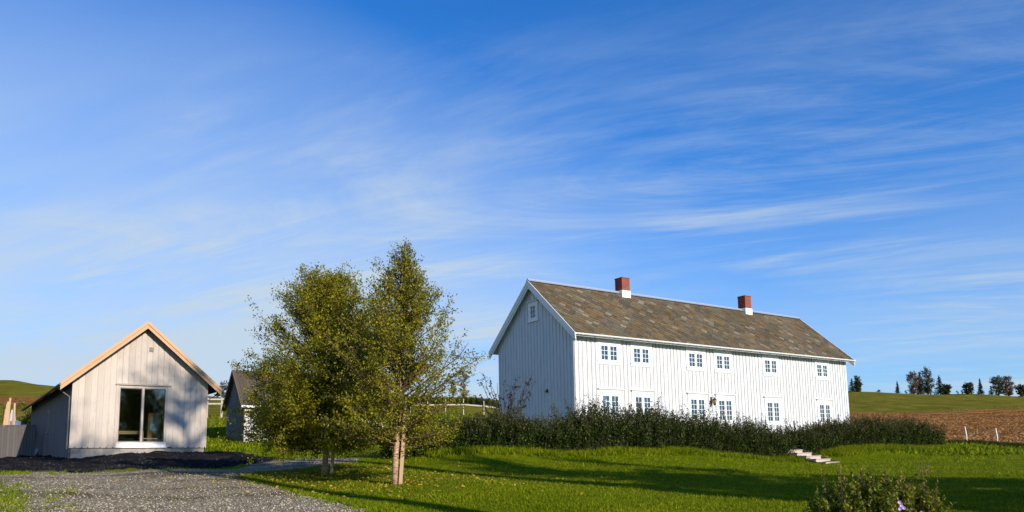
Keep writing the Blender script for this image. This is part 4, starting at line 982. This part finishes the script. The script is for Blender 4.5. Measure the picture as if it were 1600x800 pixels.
# ---------------------------------------------------------------- trees outside the frame that throw the shadows seen in it
def off_tree(x, y, h, r, c0, label, seed, dens=1.0, leaf=.17):
    tree('garden_tree', (x, y, H1(x, y)), h, r, c0, label, 'tree', L_BIRCH, M_BARKD, seed, nprim=int(70 * dens), ntw=8, nleaf=int(14 * dens), leaf=leaf, trunk_r=.02 * h, up=.45,
         shape=lambda f: .5 + .55 * math.sin(min(1, f * 1.05 + .12) * math.pi), scat=.05, group='garden trees behind the viewer')
GT = 'large leafy garden tree standing beside the viewer, outside the picture'
off_tree(15.4, 6.4, 10.4, 2.5, 1.6, 'broad leafy garden tree just outside the right edge of the picture', 301, 1.9)
off_tree(19.6, 7.4, 11.2, 2.3, 1.5, 'second leafy garden tree further right outside the picture', 302, 1.7)
off_tree(18.4, 2.2, 13.2, 2.4, 2.5, 'third leafy garden tree behind the first, outside the picture', 305, 1.7)
off_tree(13.9, 4.1, 23.4, 2.8, 18.4, 'tall bare-stemmed tree beside the viewer, outside the picture', 303, .62, .2)
off_tree(10.6, -.4, 21.6, 1.8, 18.2, 'tall bare-stemmed tree behind the viewer, outside the picture', 304, .42, .19)

# ---------------------------------------------------------------- grass
rgG = np.random.default_rng(77)
def grass(n, Y0, Y1, hgt, wid, p=1.0):
    Y = 1 / (1 / Y0 + (1 / Y1 - 1 / Y0) * rgG.random(n) ** p); t = rgG.uniform(-.72, .72, n); X = t * Y
    g, s, d, f, m_ = masks(X, Y); z = height(X, Y)
    inh = poly_mask(X, Y, [tuple(pt(a, o)[:2]) for a, o in ((-12, 4.5), (-12, 1), (25, 1), (25, 14), (-2, 14))], .01)
    keep = (g + rgG.normal(size=n) * .16 < .46) & (s + rgG.normal(size=n) * .1 < .4) & (f < .3) & (inh < .5)
    q = poly_mask(X, Y, [(13.05 + a * .829 - b * .559, 38.0 + a * .559 + b * .829) for a, b in ((-.15, .4), (1.28, .4), (1.28, -2.8), (-.15, -2.8))], .01)
    keep &= q < .5
    X, Y, z = X[keep], Y[keep], z[keep]; n = len(X)
    k = np.clip(Y / 22, .8, 2.2); pn = np.sin(X * 1.7 + 1.1 * np.sin(Y * 1.3)) * np.sin(Y * 2.1 + X * .6) + .6 * np.sin(X * 4.3 + Y * 3.1) * np.sin(Y * 5.2 - X * 2.2); h = hgt * rgG.uniform(.35, 1.3, n) * k ** .55 * (1 + .38 * pn); w_ = wid * k * rgG.uniform(.7, 1.3, n)
    az = rgG.uniform(0, 6.283, n); ln_ = rgG.normal(size=(n, 2)) * .45
    B = np.stack([X, Y, z - .01], 1); S = np.stack([np.cos(az) * w_, np.sin(az) * w_, np.zeros(n)], 1) / 2
    Tt = B + np.stack([ln_[:, 0] * h, ln_[:, 1] * h, h], 1)
    return np.stack([B - S, B + S, Tt], 1).reshape(-1, 3)
Vg = np.concatenate([grass(330000, 11, 45, .055, .022), grass(60000, 40, 75, .12, .06)])
o = npmesh('grass', Vg, 3, L_GRASS); tag(o, 'short green lawn grass with a few yellowing blades', 'grass', kind='stuff')
# taller weeds at the hedge foot and gravel edge
def tufts(n, fn, h0, label, nm, mt, cat, wid=.016):
    V = []
    for k_ in range(n):
        x, y = fn(); z = H1(x, y)
        for b in range(rgG.integers(7, 15)):
            h = h0 * rgG.uniform(.4, 1.2); a_ = rgG.uniform(0, 6.28); l = rgG.normal(size=2) * .35; c = np.array([x, y, z - .01]) + np.append(rgG.normal(size=2) * .05, 0)
            s = np.array([math.cos(a_), math.sin(a_), 0]) * wid; V += [c - s, c + s, c + np.array([l[0] * h, l[1] * h, h])]
    o = npmesh(nm, np.array(V), 3, mt); tag(o, label, cat, kind='stuff')
def hfoot():
    t = rgG.uniform(-11.5, 23); o_ = -.75 + rgG.normal() * .3
    if 8.6 < t < 10.6: t += 2.5
    return pt(t, o_)[:2]
tufts(2600, hfoot, .22, 'taller ragged grass along the foot of the hedges', 'tall_grass', L_GRASS, 'grass')
def fedge():
    px_ = rgG.uniform(1475, 1640); b = atY(px_, 49 + rgG.normal() * .5 - (px_ - 1475) * .006); return b[:2]
tufts(700, fedge, .32, 'rough dark grass between lawn and ploughed field', 'rough_grass', L_HEDGE, 'grass', .03)
def lawnedge():
    a, b = [(585, 798), (500, 778), (430, 759), (378, 746)][rgG.integers(0, 3)], None
    i = rgG.integers(0, 3); Ls = [(600, 802), (500, 778), (430, 759), (378, 746)]; f = rgG.random(); q = at(Ls[i][0] * (1 - f) + Ls[i + 1][0] * f, Ls[i][1] * (1 - f) + Ls[i + 1][1] * f)
    return q.x + rgG.normal() * .12, q.y + rgG.normal() * .12
tufts(260, lawnedge, .07, 'ragged lawn edge along the gravel', 'edge_grass', L_GRASS, 'grass')
nF = 2600; cF = [bL, bR]; fx_ = np.concatenate([np.stack([c_.x + rgG.normal(size=nF // 2) * 1.9, c_.y + rgG.normal(size=nF // 2) * 1.6], 1) for c_ in cF])
Cf = np.column_stack([fx_, height(fx_[:, 0], fx_[:, 1]) + .02 + rgG.random(len(fx_)) * .03]); df = np.column_stack([rgG.normal(size=(len(fx_), 2)), rgG.normal(size=len(fx_)) * .15])
o = npmesh('fallen_leaves', leaves(Cf, .06, rgG, .6, dirs=df * 2), 4, leafmat('fallen_leaf', [(0, (.12, .08, .02)), (.6, (.40, .28, .03)), (1, (.6, .45, .06))])); tag(o, 'fallen yellow birch leaves scattered on the lawn', 'leaves', kind='stuff')
# stones
def stones(n, fn, r0, r1, label, nm, mt):
    mb = MB()
    for k_ in range(n):
        x, y = fn(); r_ = rgG.uniform(r0, r1); z = H1(x, y) + r_ * .25; n0 = len(mb.v)
        for (a, b, c) in ((1, 0, 0), (-1, 0, 0), (0, 1, 0), (0, -1, 0), (0, 0, .8), (0, 0, -.8)):
            j = rgG.uniform(.6, 1.2); mb.v.append((x + a * r_ * j + rgG.normal() * r_ * .15, y + b * r_ * j, z + c * r_ * j))
        for f in ((0, 2, 4), (2, 1, 4), (1, 3, 4), (3, 0, 4), (2, 0, 5), (1, 2, 5), (3, 1, 5), (0, 3, 5)): mb.f.append(tuple(n0 + q for q in f)); mb.mi.append(0)
    o = mb.build(nm, mt); tag(o, label, 'stones', kind='stuff')
M_PEB = mat('pebble', lambda q, b: q.l(q.ramp(q.island(), [(0, (.08, .066, .042)), (.6, (.24, .205, .145)), (1, (.50, .45, .35))]), b.inputs['Base Color']), rough=.9)
M_CLOD = mat('soil_clod', lambda q, b: q.l(q.ramp(q.island(), [(0, (.008, .008, .009)), (.9, (.035, .032, .03)), (1, (.3, .29, .27))], 'CONSTANT'), b.inputs['Base Color']), rough=.95)
def ingr(mask_i, Y0, Y1, t0, t1):
    def f():
        while True:
            Y = 1 / (1 / Y0 + (1 / Y1 - 1 / Y0) * rgG.random()); X = rgG.uniform(t0, t1) * Y
            if mask_i == 0:
                return X, Y
    return f
def batch(poly, n, Y0, Y1, t0, t1):
    Y = 1 / (1 / Y0 + (1 / Y1 - 1 / Y0) * rgG.random(n)); X = rgG.uniform(t0, t1, n) * Y; k = poly_mask(X, Y, poly, .3) > .6; return iter(zip(X[k], Y[k])), int(k.sum())
def ltuft():
    q = at(rgG.choice([rgG.uniform(-10, 30), rgG.uniform(70, 118)]) if rgG.random() < .35 else rgG.uniform(-5, 45), rgG.uniform(736, 742) if rgG.random() < .35 else rgG.uniform(755, 800)); return q.x, q.y
tufts(260, ltuft, .06, 'low yellow-green weeds at the left edge of the drive', 'weeds', L_GRASS, 'weeds')
it, c = batch(GRAVEL, 30000, 10, 30, -.75, -.1); stones(c, lambda: next(it), .008, .022, 'loose grey gravel stones on the drive', 'gravel_stones', M_PEB)
it, c = batch(SOIL, 9000, 22, 44, -.72, -.25); stones(c, lambda: next(it), .03, .075, 'dark soil clods with a few pale stones before the annex', 'soil_clods', M_CLOD)
# fallen clods on the ploughed field
it, c = batch([(20, 50), (60, 50), (100, 120), (48, 120)], 14000, 50, 120, .4, .72); stones(c, lambda: next(it), .04, .11, 'rough brown clods and stubble on the ploughed field', 'field_clods',
    mat('field_clod', lambda q, b: q.l(q.ramp(q.island(), [(0, (.08, .035, .01)), (.5, (.26, .12, .035)), (1, (.50, .27, .10))]), b.inputs['Base Color']), rough=.95))
